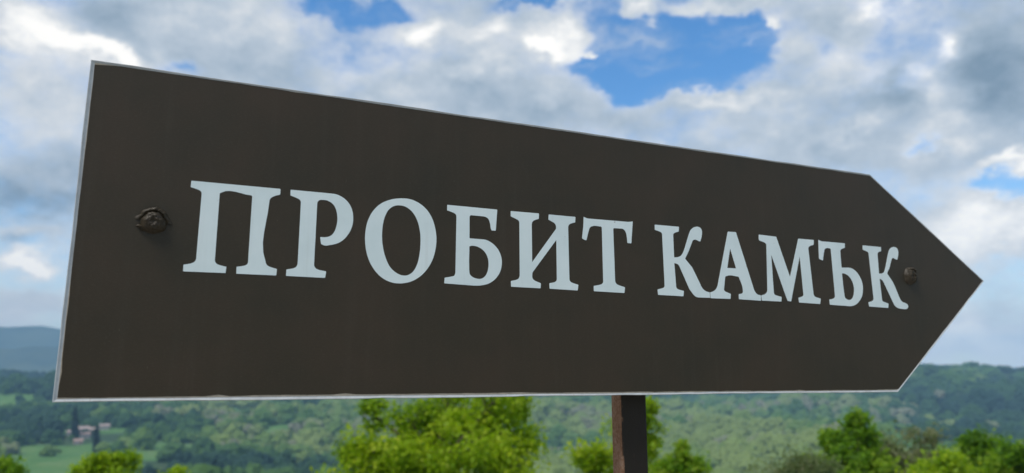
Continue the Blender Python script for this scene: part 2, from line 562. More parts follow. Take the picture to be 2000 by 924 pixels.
me.attributes.new('spin', 'FLOAT_VECTOR', 'POINT').data.foreach_set('vector', np.stack([rng.normal(0, .12, len(X)), rng.normal(0, .12, len(X)), rng.uniform(0, 6.3, len(X))], -1).astype(np.float32).ravel())
me.attributes.new('kind_no', 'INT', 'POINT').data.foreach_set('value', rng.integers(0, 5, len(X)).astype(np.int32))
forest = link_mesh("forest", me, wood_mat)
forest['kind'] = 'stuff'
ng = bpy.data.node_groups.new("forest_crowns", 'GeometryNodeTree')
ng.interface.new_socket('Geometry', in_out='INPUT', socket_type='NodeSocketGeometry')
ng.interface.new_socket('Geometry', in_out='OUTPUT', socket_type='NodeSocketGeometry')
G = NT(ng)
gi = G.new('NodeGroupInput')
go = G.new('NodeGroupOutput')
join = G.new('GeometryNodeGeometryToInstance')
for k in range(5):
    ico = G.new('GeometryNodeMeshIcoSphere')
    ico.inputs['Radius'].default_value = 1.0
    ico.inputs['Subdivisions'].default_value = 4
    p_ = G.new('GeometryNodeInputPosition').outputs[0]
    n_ = G.noise(G.vec('ADD', p_, (k * 5.3, k * 2.1, k * 9.7)), 1.5, 3, 0.6)
    amp = G.math('MULTIPLY', G.math('SUBTRACT', n_, 0.5), 1.7)
    sp_ = G.new('GeometryNodeSetPosition')
    G.l.new(ico.outputs[0], sp_.inputs['Geometry'])
    off_ = G.vec('MULTIPLY', p_, None)
    sc_ = G.new('ShaderNodeVectorMath', operation='SCALE')
    G.l.new(p_, sc_.inputs[0])
    G.l.new(amp, sc_.inputs['Scale'])
    G.l.new(sc_.outputs[0], sp_.inputs['Offset'])
    smt = G.new('GeometryNodeSetMaterial')
    smt.inputs['Material'].default_value = wood_mat
    G.l.new(sp_.outputs[0], smt.inputs[0])
    G.l.new(smt.outputs[0], join.inputs[0])


def named(nm, typ):
    q_ = G.new('GeometryNodeInputNamedAttribute', data_type=typ)
    q_.inputs[0].default_value = nm
    return q_.outputs[0]


iop = G.new('GeometryNodeInstanceOnPoints')
G.l.new(gi.outputs[0], iop.inputs['Points'])
G.l.new(join.outputs[0], iop.inputs['Instance'])
iop.inputs['Pick Instance'].default_value = True
G.l.new(named('kind_no', 'INT'), iop.inputs['Instance Index'])
e2r = G.new('FunctionNodeEulerToRotation')
G.l.new(named('spin', 'FLOAT_VECTOR'), e2r.inputs[0])
G.l.new(e2r.outputs[0], iop.inputs['Rotation'])
G.l.new(named('size', 'FLOAT_VECTOR'), iop.inputs['Scale'])
G.l.new(iop.outputs[0], go.inputs[0])
mod = forest.modifiers.new("crowns", 'NODES')
mod.node_group = ng

# ------------------------------------------------------------------ village
def plain(name, colr, rough=0.85, vary=0.25, scale=1.2):
    m_, t_, b_ = material(name)
    p_ = t_.new('ShaderNodeTexCoord').outputs['Object']
    f_ = t_.noise(p_, scale, 6, 0.65)
    lo = tuple(c * (1 - vary) for c in colr)
    hi = tuple(min(1, c * (1 + vary)) for c in colr)
    t_.put(b_.inputs['Base Color'], t_.ramp(f_, [(0.3, lo), (0.7, hi)]))
    b_.inputs['Roughness'].default_value = rough
    return m_


M_WALLS = [plain("lime_plaster", (0.50, 0.45, 0.41)), plain("pink_plaster", (0.46, 0.37, 0.34)), plain("grey_plaster", (0.36, 0.35, 0.33))]
M_ROOFS = [plain("clay_tile", (0.33, 0.22, 0.18)), plain("weathered_tile", (0.36, 0.28, 0.25))]
M_GLASS = plain("dark_glass", (0.05, 0.06, 0.07), 0.15)
M_DOOR = plain("door_wood", (0.12, 0.07, 0.04))


def house(hx, hy, w, d, h, rot, wi, ri, label):
    r_ = empty("village_house", (hx, hy, float(height(hx, hy))), rot)
    thing(r_, label, "house", "houses of the village across the valley")
    bm_ = bmesh.new()
    box(bm_, -w / 2, w / 2, -d / 2, d / 2, -2.5, h)
    a_ = [bm_.verts.new(p) for p in ((-w / 2, -d / 2, h), (-w / 2, d / 2, h), (-w / 2, 0, h + d * .30), (w / 2, -d / 2, h), (w / 2, d / 2, h), (w / 2, 0, h + d * .30))]
    bm_.faces.new((a_[0], a_[2], a_[1]))
    bm_.faces.new((a_[3], a_[4], a_[5]))
    bm_obj("wall", bm_, M_WALLS[wi], r_)
    bm_ = bmesh.new()
    e_, th = 0.6, 0.25
    rise_ = 0.60
    for s_ in (-1, 1):
        y0_, z0_ = s_ * (d / 2 + e_), h - e_ * rise_ + 0.04
        y1_, z1_ = 0, h + d * .30 + 0.04
        q = [bm_.verts.new(p) for p in ((-w / 2 - e_, y0_, z0_), (w / 2 + e_, y0_, z0_), (w / 2 + e_, y1_, z1_), (-w / 2 - e_, y1_, z1_),
                                        (-w / 2 - e_, y0_, z0_ + th), (w / 2 + e_, y0_, z0_ + th), (w / 2 + e_, y1_, z1_ + th), (-w / 2 - e_, y1_, z1_ + th))]
        for f_ in ((3, 2, 1, 0), (4, 5, 6, 7), (0, 1, 5, 4), (1, 2, 6, 5), (3, 0, 4, 7)):
            bm_.faces.new([q[i] for i in f_])
    bmesh.ops.recalc_face_normals(bm_, faces=bm_.faces)
    rf = bm_obj("roof", bm_, M_ROOFS[ri], r_)
    bm_ = bmesh.new()
    box(bm_, w * .2, w * .2 + .8, -.4, .4, h + d * .2, h + d * .30 + 1.2)
    bm_obj("chimney", bm_, M_WALLS[2], rf)
    k_ = max(2, int(w / 3.2))
    for j_ in range(k_):
        x_ = -w / 2 + (j_ + .5) * w / k_
        for z_ in ([1.0] if h < 4.5 else [1.0, h - 2.0]):
            if z_ == 1.0 and j_ == k_ // 2:
                continue
            bm_ = bmesh.new()
            box(bm_, x_ - .5, x_ + .5, -d / 2 - .06, -d / 2 + .1, z_, z_ + 1.3)
            bm_obj("window", bm_, M_GLASS, r_)
    x_ = -w / 2 + (k_ // 2 + .5) * w / k_
    bm_ = bmesh.new()
    box(bm_, x_ - .5, x_ + .5, -d / 2 - .06, -d / 2 + .1, 0.0, 2.1)
    bm_obj("door", bm_, M_DOOR, r_)


for hh in HOUSES:
    house(*hh)

# ------------------------------------------------------------------ trees with leaves
BARK = plain("bark", (0.10, 0.075, 0.055), 0.95, 0.35, 6)
LEAF_STOPS = {
    'bright': [(0.0, (0.110, 0.220, 0.008)), (0.35, (0.250, 0.410, 0.010)), (0.7, (0.370, 0.520, 0.012)), (1.0, (0.50, 0.58, 0.03))],
    'green': [(0.0, (0.060, 0.150, 0.010)), (0.4, (0.150, 0.310, 0.012)), (0.75, (0.260, 0.420, 0.016)), (1.0, (0.36, 0.47, 0.04))],
    'dull': [(0.0, (0.070, 0.115, 0.035)), (0.4, (0.130, 0.190, 0.055)), (0.75, (0.200, 0.250, 0.085)), (1.0, (0.28, 0.29, 0.15))],
    'dark': [(0.0, (0.018, 0.045, 0.018)), (0.5, (0.030, 0.070, 0.024)), (1.0, (0.06, 0.11, 0.04))],
}
LEAF = {k: foliage_material("leaf_" + k, v, False, 0.62, 0.5) for k, v in LEAF_STOPS.items()}


def tube(V_, F_, p0, p1, r0, r1, n=6):
    d_ = (p1 - p0)
    d_ = d_ / (np.linalg.norm(d_) + 1e-9)
    u_ = np.cross(d_, [0.3, 0.9, 0.31])
    u_ /= np.linalg.norm(u_)
    w_ = np.cross(d_, u_)
    th_ = np.arange(n) * 2 * math.pi / n
    b_ = len(V_)
    for p, r_ in ((p0, r0), (p1, r1)):
        for a_ in th_:
            V_.append(p + r_ * (math.cos(a_) * u_ + math.sin(a_) * w_))
    for j_ in range(n):
        F_.append((b_ + j_, b_ + (j_ + 1) % n, b_ + n + (j_ + 1) % n, b_ + n + j_))


def tree(name, label, cat, x, y, top, lumps, leaf_kind, leaf=0.075, per=260, seed=1, trunk_r=0.10, bias=0.0):
    """lumps: crown masses as (dx, dy, z above sea, rx, rz); each becomes a limb with twigs and loose leaf sprays"""
    g_ = np.random.default_rng(seed)
    z0 = float(height(x, y)) - 0.15
    root = empty(name, (x, y, z0))
    thing(root, label, cat, "leafy trees and bushes on the slope below the sign")
    V_, F_ = [], []
    P_, N_, T_ = [], [], []
    # trunk in bent pieces
    zt = top - z0
    pts_ = [np.array([0, 0, 0.0])]
    for k_ in range(1, 6):
        pts_.append(np.array([g_.normal(0, .05) * k_ * .6, g_.normal(0, .05) * k_ * .6, zt * .86 * k_ / 5]))
    for k_ in range(5):
        tube(V_, F_, pts_[k_], pts_[k_ + 1], trunk_r * (1 - k_ * .17), trunk_r * (1 - (k_ + 1) * .17), 8)
    for (dx, dy, zc, rx, rz) in lumps:
        c_ = np.array([dx, dy, zc - z0])
        zb = max(0.3, min(c_[2] - rz * 1.1, zt * .75))
        k_ = min(4, int(zb / (zt * .86) * 5))
        f_ = zb / (zt * .86) * 5 - k_
        st = pts_[k_] * (1 - f_) + pts_[k_ + 1] * f_
        mid = (st + c_) / 2 + g_.normal(0, .12, 3) * rx
        tube(V_, F_, st, mid, trunk_r * .42, trunk_r * .30)
        tube(V_, F_, mid, c_, trunk_r * .30, trunk_r * .14)
        ns = max(9, int(34 * rx * rx))
        lt = g_.normal(0, .14)
        for s_ in range(ns):
            v_ = g_.normal(0, 1, 3)
            v_ /= np.linalg.norm(v_)
            rad_ = g_.uniform(.45, 1.05) ** .6
            stray = g_.random() < .22
            if stray:
                rad_ = g_.uniform(1.05, 1.42)
                v_[2] = abs(v_[2]) * .8 + .1
            e_ = c_ + v_ * np.array([rx, rx, rz]) * rad_
            tube(V_, F_, c_ + (e_ - c_) * .15, e_, trunk_r * .10 + .004, .004, 4)
            n_ = int(per * g_.uniform(.5, 1.3) * .30 * (1 + rx) * (.35 if stray else 1))
            u_ = g_.random((n_, 1)) ** .6
            cl = c_ + (e_ - c_) * (.55 + .5 * u_) + g_.normal(0, 1, (n_, 3)) * np.array([.20, .20, .16]) * (rx ** .5)
            P_.append(cl)
            nn = g_.normal(0, .9, (n_, 3)) + v_ * .7 + np.array([0, 0, .6])
            N_.append(nn / np.linalg.norm(nn, axis=1)[:, None])
            T_.append(np.clip(.52 + bias + lt + g_.normal(0, .07) + g_.normal(0, .16, n_), 0, 1))
    P_ = np.concatenate(P_)
    N_ = np.concatenate(N_)
    T_ = np.concatenate(T_)
    a_ = g_.normal(0, 1, P_.shape)
    U_ = np.cross(N_, a_)
    U_ /= np.linalg.norm(U_, axis=1)[:, None]
    Wd = np.cross(N_, U_)
    L_ = leaf * g_.uniform(.6, 1.25, (len(P_), 1))
    q = np.stack([P_ - U_ * L_, P_ - Wd * L_ * .62 + N_ * L_ * .16, P_ + U_ * L_, P_ + Wd * L_ * .62 + N_ * L_ * .16], 1)
    me_ = np_mesh("crown", q.reshape(-1, 3), np.arange(len(P_) * 4).reshape(-1, 4))
    me_.attributes.new('tint', 'FLOAT', 'FACE').data.foreach_set('value', T_.astype(np.float32))
    link_mesh("crown", me_, LEAF[leaf_kind], root)
    link_mesh("trunk", np_mesh("trunk", np.array(V_), np.array(F_)), BARK, root)
    return root


tree("leafy_tree", "big bright green tree under the middle of the signboard", "tree", -1.3, 13.9, 1.31, [(-0.53, -0.02, 0.76, 0.45, 0.51), (0.05, 0.34, 0.97, 0.57, 0.56), (0.83, -0.11, 0.99, 0.53, 0.52), (1.3, 0.3, 0.42, 0.52, 0.55), (0.42, -0.73, 0.33, 0.61, 0.51), (-0.49, -0.52, 0.1, 0.6, 0.47), (-1.28, -0.14, 0.28, 0.39, 0.32), (-1.59, 0.0, 0.17, 0.21, 0.18), (-1.26, 0.27, 0.87, 0.18, 0.36), (1.4, 0.6, 0.96, 0.23, 0.36), (1.12, -0.5, -0.03, 0.62, 0.51), (0.05, -0.46, -0.38, 0.91, 0.59), (-1.44, -0.17, -0.34, 0.52, 0.44), (-0.17, 0.63, 0.49, 0.63, 0.55), (0.62, 0.58, 0.49, 0.54, 0.55), (-0.71, 0.36, 0.23, 0.49, 0.45), (1.1, 0.7, 0.2, 0.45, 0.55), (-0.85, 0.14, -0.2, 0.48, 0.45)], "bright", 0.05, 380, 21, 0.11, 0.05)
tree("leafy_tree", "yellow green tree rising directly behind the post", "tree", 2.4, 16.8, 1.14, [(-0.64, 0.11, -0.03, 0.44, 0.41), (0.14, 0.31, 0.29, 0.48, 0.54), (0.71, 0.32, 0.29, 0.26, 0.44), (0.62, 0.23, 0.85, 0.17, 0.35), (-0.6, 0.1, -0.62, 0.58, 0.48), (0.38, 0.17, -0.47, 0.53, 0.49)], "bright", 0.06, 300, 22, 0.08, 0.06)
tree("sapling", "slim pointed sapling just right of the post", "young tree", 3.3, 14.6, 0.5, [(-0.04, 0.04, 0.15, 0.08, 0.25), (-0.12, 0.06, -0.11, 0.2, 0.21), (0.18, 0.2, -0.19, 0.21, 0.21), (-0.24, 0.19, -0.25, 0.26, 0.23), (-0.04, 0.04, -0.51, 0.44, 0.28)], "green", 0.05, 300, 23, 0.05, 0.12)
tree("leafy_tree", "upright green tree rising highest below the arrow's lower right corner", "tree", 8.9, 20.1, 0.72, [(0.23, -0.08, 0.25, 0.23, 0.42), (-0.31, 0.37, -0.13, 0.22, 0.28), (0.49, 0.13, -0.08, 0.33, 0.34), (-0.05, 0.04, -0.4, 0.57, 0.44), (-0.38, -0.14, -0.9, 0.8, 0.46), (0.5, 0.01, -0.85, 0.55, 0.47)], "green", 0.075, 280, 24, 0.09, 0.08)
tree("bush", "dull grey green bush left of the upright tree under the arrow's corner", "bush", 7.1, 18.7, -0.26, [(0.02, -0.01, -0.62, 0.59, 0.28), (-0.48, 0.39, -0.85, 0.57, 0.28), (0.55, 0.1, -0.75, 0.5, 0.31), (-0.12, 0.04, -1.11, 0.98, 0.38)], "dull", 0.055, 200, 25, 0.05, 0.1)
tree("leafy_tree", "dull olive tree between the upright tree and the yellow green bush", "tree", 11.0, 21.3, 0.1, [(-0.27, 0.17, -0.47, 0.53, 0.45), (0.45, 0.14, -0.32, 0.54, 0.46), (-0.11, -0.14, -0.85, 0.73, 0.48), (-0.39, 0.23, -1.3, 0.74, 0.51)], "dull", 0.07, 240, 26, 0.08, 0.12)
tree("bush", "yellow green bush near the bottom right corner", "bush", 9.3, 16.6, 0.03, [(-0.04, -0.01, -0.26, 0.33, 0.26), (0.3, 0.03, -0.43, 0.35, 0.29), (-0.31, 0.25, -0.51, 0.35, 0.26), (-0.03, -0.01, -0.74, 0.64, 0.33)], "bright", 0.055, 280, 27, 0.06, 0.0)
tree("leafy_tree", "dark green round tree behind the yellow green bush", "tree", 13.6, 22.1, -0.07, [(-0.14, 0.15, -0.32, 0.35, 0.29), (0.21, 0.17, -0.61, 0.55, 0.43), (-0.3, 0.24, -0.84, 0.54, 0.43), (0.44, 0.02, -1.03, 0.58, 0.49), (-0.13, 0.14, -1.4, 0.8, 0.56)], "green", 0.075, 260, 28, 0.08, -0.08)
tree("bush", "green bush cut off by the right edge of the picture", "bush", 11.6, 17.5, 0.05, [(-0.03, 0.03, -0.2, 0.34, 0.26), (-0.03, 0.26, -0.51, 0.47, 0.32), (0.23, -0.15, -0.35, 0.44, 0.37), (-0.05, 0.04, -0.88, 0.62, 0.4)], "green", 0.06, 260, 29, 0.06, 0.04)
tree("bush", "bright green bush below the meadow and village at left", "bush", -8.5, 15.9, 0.11, [(-0.21, -0.15, -0.26, 0.13, 0.25), (-0.05, 0.05, -0.24, 0.1, 0.25), (0.13, 0.26, -0.29, 0.12, 0.3), (0.43, 0.3, -0.25, 0.13, 0.32), (-0.36, -0.23, -0.41, 0.13, 0.16), (0.12, 0.03, -0.61, 0.58, 0.25)], "bright", 0.05, 240, 30, 0.06, 0.06)
tree("bush", "dark green bush in the bottom left corner", "bush", -8.9, 13.3, 0.25, [(-0.01, -0.01, -0.02, 0.22, 0.18), (0.06, 0.15, -0.14, 0.18, 0.14), (-0.12, -0.08, -0.16, 0.39, 0.24)], "green", 0.05, 280, 31, 0.05, -0.05)
tree("bush", "tiny bright shoot tip at the bottom edge right of the meadow", "bush", -7.3, 16.5, -0.25, [(0.1, -0.0, -0.52, 0.11, 0.14), (-0.03, -0.06, -0.7, 0.29, 0.18)], "bright", 0.05, 220, 32, 0.05, 0.04)
tree("poplar_tree", "slender dark poplar rising left of the village houses", "tree", -510.3, 887.4, -37.33, [(-1.82, -1.09, -44.36, 2.27, 9.01), (-0.86, -0.53, -56.04, 2.9, 10.3), (0.1, 0.02, -67.67, 3.02, 9.01)], "dark", 0.9, 70, 33, 0.35, 0)
tree("poplar_tree", "slender dark poplar at the meadow's edge right of the houses", "tree", -437.9, 800.9, -53.58, [(-0.11, -0.03, -58.82, 2.02, 6.89), (0.65, 0.39, -68.24, 2.7, 8.04), (1.23, 0.71, -75.55, 2.7, 5.74)], "dark", 0.9, 70, 34, 0.35, 0)

# ------------------------------------------------------------------ the signpost
m, t, b = material("brown_film")
tcn = t.new('ShaderNodeTexCoord').outputs['Object']
mott = t.noise(tcn, 9, 5, 0.6)
grain = t.noise(t.vec('MULTIPLY', tcn, (260, 1, 700)), 1.0, 4, 0.7)
spk = t.noise(tcn, 700, 3, 0.6)
colf = t.ramp(mott, [(0.28, (0.031, 0.026, 0.0150)), (0.5, (0.039, 0.0295, 0.0168)), (0.72, (0.047, 0.0325, 0.0190))])
colf = t.mix(t.math('MULTIPLY', t.sstep(grain, 0.48, 0.8), 0.30), colf, (0.085, 0.070, 0.055))
strk = t.noise(t.vec('MULTIPLY', tcn, (70, 1, 3.5)), 1.0, 5, 0.6)          # rain streaks of fine dust
colf = t.mix(t.math('MULTIPLY', t.sstep(strk, 0.50, 0.80), 0.10), colf, (0.095, 0.082, 0.066))
scr = t.noise(t.vec('MULTIPLY', tcn, (420, 1, 60)), 1.0, 2, 0.5)           # small scuffs
colf = t.mix(t.math('MULTIPLY', t.sstep(scr, 0.76, 0.79), 0.4), colf, (0.16, 0.14, 0.12))
t.put(b.inputs['Base Color'], colf)
t.put(b.inputs['Roughness'], t.math('MULTIPLY_ADD', spk, 0.16, 0.40))
b.inputs['Specular IOR Level'].default_value = 0.28
bp = t.new('ShaderNodeBump')
bp.inputs['Strength'].default_value = 0.2
bp.inputs['Distance'].default_value = 0.0006
t.put(bp.inputs['Height'], t.math('MULTIPLY_ADD', grain, 0.6, t.math('MULTIPLY', spk, 0.6)))
t.put(b.inputs['Normal'], bp.outputs[0])
FILM = m

m, t, b = material("white_vinyl")
tcn = t.new('ShaderNodeTexCoord').outputs['Object']
f1 = t.noise(tcn, 14, 5, 0.6)
f2 = t.noise(t.vec('MULTIPLY', tcn, (90, 1, 400)), 1.0, 4, 0.7)
colv = t.ramp(f1, [(0.25, (0.62, 0.71, 0.70)), (0.5, (0.68, 0.765, 0.75)), (0.75, (0.73, 0.80, 0.785))])
colv = t.mix(t.math('MULTIPLY', t.sstep(f2, 0.62, 0.8), 0.25), colv, (0.5, 0.5, 0.47))
f3 = t.noise(t.vec('MULTIPLY', tcn, (120, 1, 6)), 1.0, 4, 0.6)           # faint rain streaks
colv = t.mix(t.math('MULTIPLY', t.sstep(f3, 0.55, 0.8), 0.22), colv, (0.48, 0.50, 0.47))
colv = t.mix(t.math('MULTIPLY', t.sstep(t.noise(tcn, 130, 2, 0.5), 0.74, 0.78), 0.6), colv, (0.30, 0.28, 0.25))
t.put(b.inputs['Base Color'], colv)
b.inputs['Roughness'].default_value = 0.38
VINYL = m

m, t, b = material("worn_white_paint")
tcn = t.new('ShaderNodeTexCoord').outputs['Object']
f1 = t.noise(tcn, 60, 6, 0.7)
f2 = t.noise(tcn, 240, 4, 0.65)
colp = t.ramp(f1, [(0.3, (0.36, 0.37, 0.37)), (0.55, (0.47, 0.49, 0.49)), (0.8, (0.56, 0.58, 0.58))])
colp = t.mix(t.math('MULTIPLY', t.sstep(f2, 0.58, 0.70), 0.65), colp, (0.28, 0.25, 0.21))
t.put(b.inputs['Base Color'], colp)
b.inputs['Roughness'].default_value = 0.5
RIM = m
ADH = plain("dried_adhesive", (0.40, 0.34, 0.26), 0.7, 0.3, 90)

m, t, b = material("rusty_black_paint")
tcn = t.new('ShaderNodeTexCoord').outputs['Object']
nrm = t.new('ShaderNodeNewGeometry').outputs['Normal']
sx = t.vec('DOT_PRODUCT', nrm, (-0.917, -0.399, 0))
n1_ = t.noise(t.vec('MULTIPLY', tcn, (1, 1, .35)), 55, 6, 0.7)
n2_ = t.noise(tcn, 260, 4, 0.7)
rustm = t.sstep(t.math('MULTIPLY_ADD', sx, 0.33, n1_), 0.60, 0.78)
rustc = t.ramp(t.math('MULTIPLY_ADD', n2_, .5, t.math('MULTIPLY', n1_, .5)), [(0.35, (0.13, 0.060, 0.030)), (0.5, (0.23, 0.115, 0.062)), (0.68, (0.34, 0.22, 0.15))])
t.put(b.inputs['Base Color'], t.mix(rustm, (0.026, 0.021, 0.016), rustc))
t.put(b.inputs['Roughness'], t.math('MULTIPLY_ADD', rustm, 0.3, 0.55))
b.inputs['Specular IOR Level'].default_value = 0.18
bp = t.new('ShaderNodeBump')
bp.inputs['Strength'].default_value = 0.35
bp.inputs['Distance'].default_value = 0.001
t.put(bp.inputs['Height'], n2_)
t.put(b.inputs['Normal'], bp.outputs[0])
POSTM = m

HEAD = RAD(90 - 66.464)                     # board runs to the right and away from the viewer
EX = Vector((math.cos(HEAD), math.sin(HEAD), 0))
BO = Vector((-0.44242, 0.72579, 1.57483))   # bottom left corner of the board face
POST_X = 0.6763
foot = BO + EX * POST_X
sign = empty("signpost", (foot.x, foot.y, 0.0), HEAD)
thing(sign, "brown arrow signboard with white Cyrillic lettering on a square rusty post", "signpost")
# everything below is in the sign's own frame: x along the board from the post, y into the board's back, z up
OX, OZ = -POST_X, BO.z
OUT = [(0.0, 0.0), (1.1435, 0.0), (1.3805, 0.1876), (1.1265, 0.3516), (0.0, 0.3516)]


def inset(poly, ds):
    n_ = len(poly)
    out = []
    for i in range(n_):
        p0_, p1_, p2_ = (Vector(poly[i - 1]), Vector(poly[i]), Vector(poly[(i + 1) % n_]))
        a_ = (p1_ - p0_).normalized()
        b_ = (p2_ - p1_).normalized()
        na_, nb_ = Vector((-a_.y, a_.x)), Vector((-b_.y, b_.x))
        d0, d1 = ds[i - 1], ds[i]
        q0 = p1_ + na_ * d0
        q1 = p1_ + nb_ * d1
        den = a_.x * b_.y - a_.y * b_.x
        tt_ = ((q1.x - q0.x) * b_.y - (q1.y - q0.y) * b_.x) / den
        out.append(q0 + a_ * tt_)
    return out


# board: folded sheet with a slightly raised, bevelled lip (outer edge 1.1 mm proud of the face)
ring_def = [(0.0, 0.018), (0.0, 0.0), (0.0003, -0.0009), (0.0007, -0.0011), (0.0011, -0.0009), (0.0028, 0.0)]
bm = bmesh.new()
dent = random.Random(4)
STEP = [max(2, int((Vector(OUT[(i + 1) % 5]) - Vector(OUT[i])).length / 0.02)) for i in range(5)]
JIT = []
for k_ in STEP:                              # hand-cut sheet: edges wander by a fraction of a millimetre
    w_, row = 0.0, []
    for j_ in range(k_):
        w_ = w_ * .7 + dent.gauss(0, 0.00016)
        row.append(0.0 if j_ == 0 else w_ + (dent.random() < .06) * dent.uniform(.0003, .0007))
    JIT.append(row)


def outline(ins, yy, wander=1.0):
    cs_ = inset(OUT, [ins] * 5)
    pts = []
    for i in range(5):
        a_, b_ = cs_[i], cs_[(i + 1) % 5]
        d_ = (b_ - a_)
        nn = Vector((-d_.y, d_.x)).normalized()
        for j_ in range(STEP[i]):
            p = a_ + d_ * (j_ / STEP[i]) + nn * JIT[i][j_] * wander
            pts.append(bm.verts.new((OX + p.x, yy, OZ + p.y)))
    return pts


rings = [outline(ins, yy, 1.0 if k_ < 5 else 0.3) for k_, (ins, yy) in enumerate(ring_def)]
rings_n = len(rings[0])
for r_a, r_b in zip(rings[:-1], rings[1:]):
    for i in range(rings_n):
        j = (i + 1) % rings_n
        bm.faces.new((r_a[i], r_a[j], r_b[j], r_b[i]))
bm.faces.new(rings[-1])
inner_back = outline(0.0015, 0.018)
inner_deep = outline(0.0015, 0.0018)
for i in range(rings_n):
    j = (i + 1) % rings_n
    bm.faces.new((rings[0][j], rings[0][i], inner_back[i], inner_back[j]))
    bm.faces.new((inner_back[j], inner_back[i], inner_deep[i], inner_deep[j]))
bm.faces.new(inner_deep[::-1])
bmesh.ops.recalc_face_normals(bm, faces=bm.faces)
board = bm_obj("board", bm, RIM, sign)


def ragged(poly, amp, step, seed, extra=None):
    g_ = random.Random(seed)
    out = []
    for i in range(len(poly)):
        a_, b_ = poly[i], poly[(i + 1) % len(poly)]
        d_ = b_ - a_
        k_ = max(2, int(d_.length / step))
        nn = Vector((-d_.y, d_.x)).normalized()
        w_ = 0.0
        for j_ in range(k_):
            w_ = w_ * .8 + g_.gauss(0, amp * .5)
            bite = amp * 5 * g_.random() if g_.random() < 0.025 else 0
            p = a_ + d_ * (j_ / k_) + nn * (w_ * (0 < j_) + bite * (0 < j_))
            out.append(p)
    return out


def sheet(name, loops, y0, y1, mat, parent):
    """flat cut sheet (first loop outside, others are holes), front face at y0, edges back to y1"""
    bm_ = bmesh.new()
    alle, lo_ = [], []
    for lp in loops:
        vs = [bm_.verts.new((OX + p[0], y0, OZ + p[1])) for p in lp]
        es = [bm_.edges.new((vs[i], vs[(i + 1) % len(vs)])) for i in range(len(vs))]
        alle += es
        lo_.append(vs)
    bmesh.ops.triangle_fill(bm_, use_beauty=True, use_dissolve=False, edges=alle, normal=(0, -1, 0))
    for f_ in bm_.faces:
        if f_.normal.y > 0:
            f_.normal_flip()
    for vs in lo_:
        bk = [bm_.verts.new((v.co.x, y1, v.co.z)) for v in vs]
        for i in range(len(vs)):
            j_ = (i + 1) % len(vs)
            bm_.faces.new((vs[i], vs[j_], bk[j_], bk[i]))
    return bm_obj(name, bm_, mat, parent)


FL = inset(OUT, [0.0046, 0.0021, 0.0017, 0.0027, 0.0038])
FL[4] = FL[4]
film_loop = ragged(FL, 0.00035, 0.012, 5)
# the film's top left corner has been trimmed short
for p in film_loop:
    if p.x < 0.022 and p.y > 0.340:
        p.y -= 0.0022 if p.x < 0.009 else 0.0013
AL = inset(OUT, [0.0031, 0.0020, 0.0017, 0.0026, 0.0038])
sheet("adhesive_edge", [ragged(AL, 0.0002, 0.02, 8)], -0.00012, 0.0005, ADH, board)
film = sheet("film", [film_loop], -0.00045, 0.0003, FILM, board)

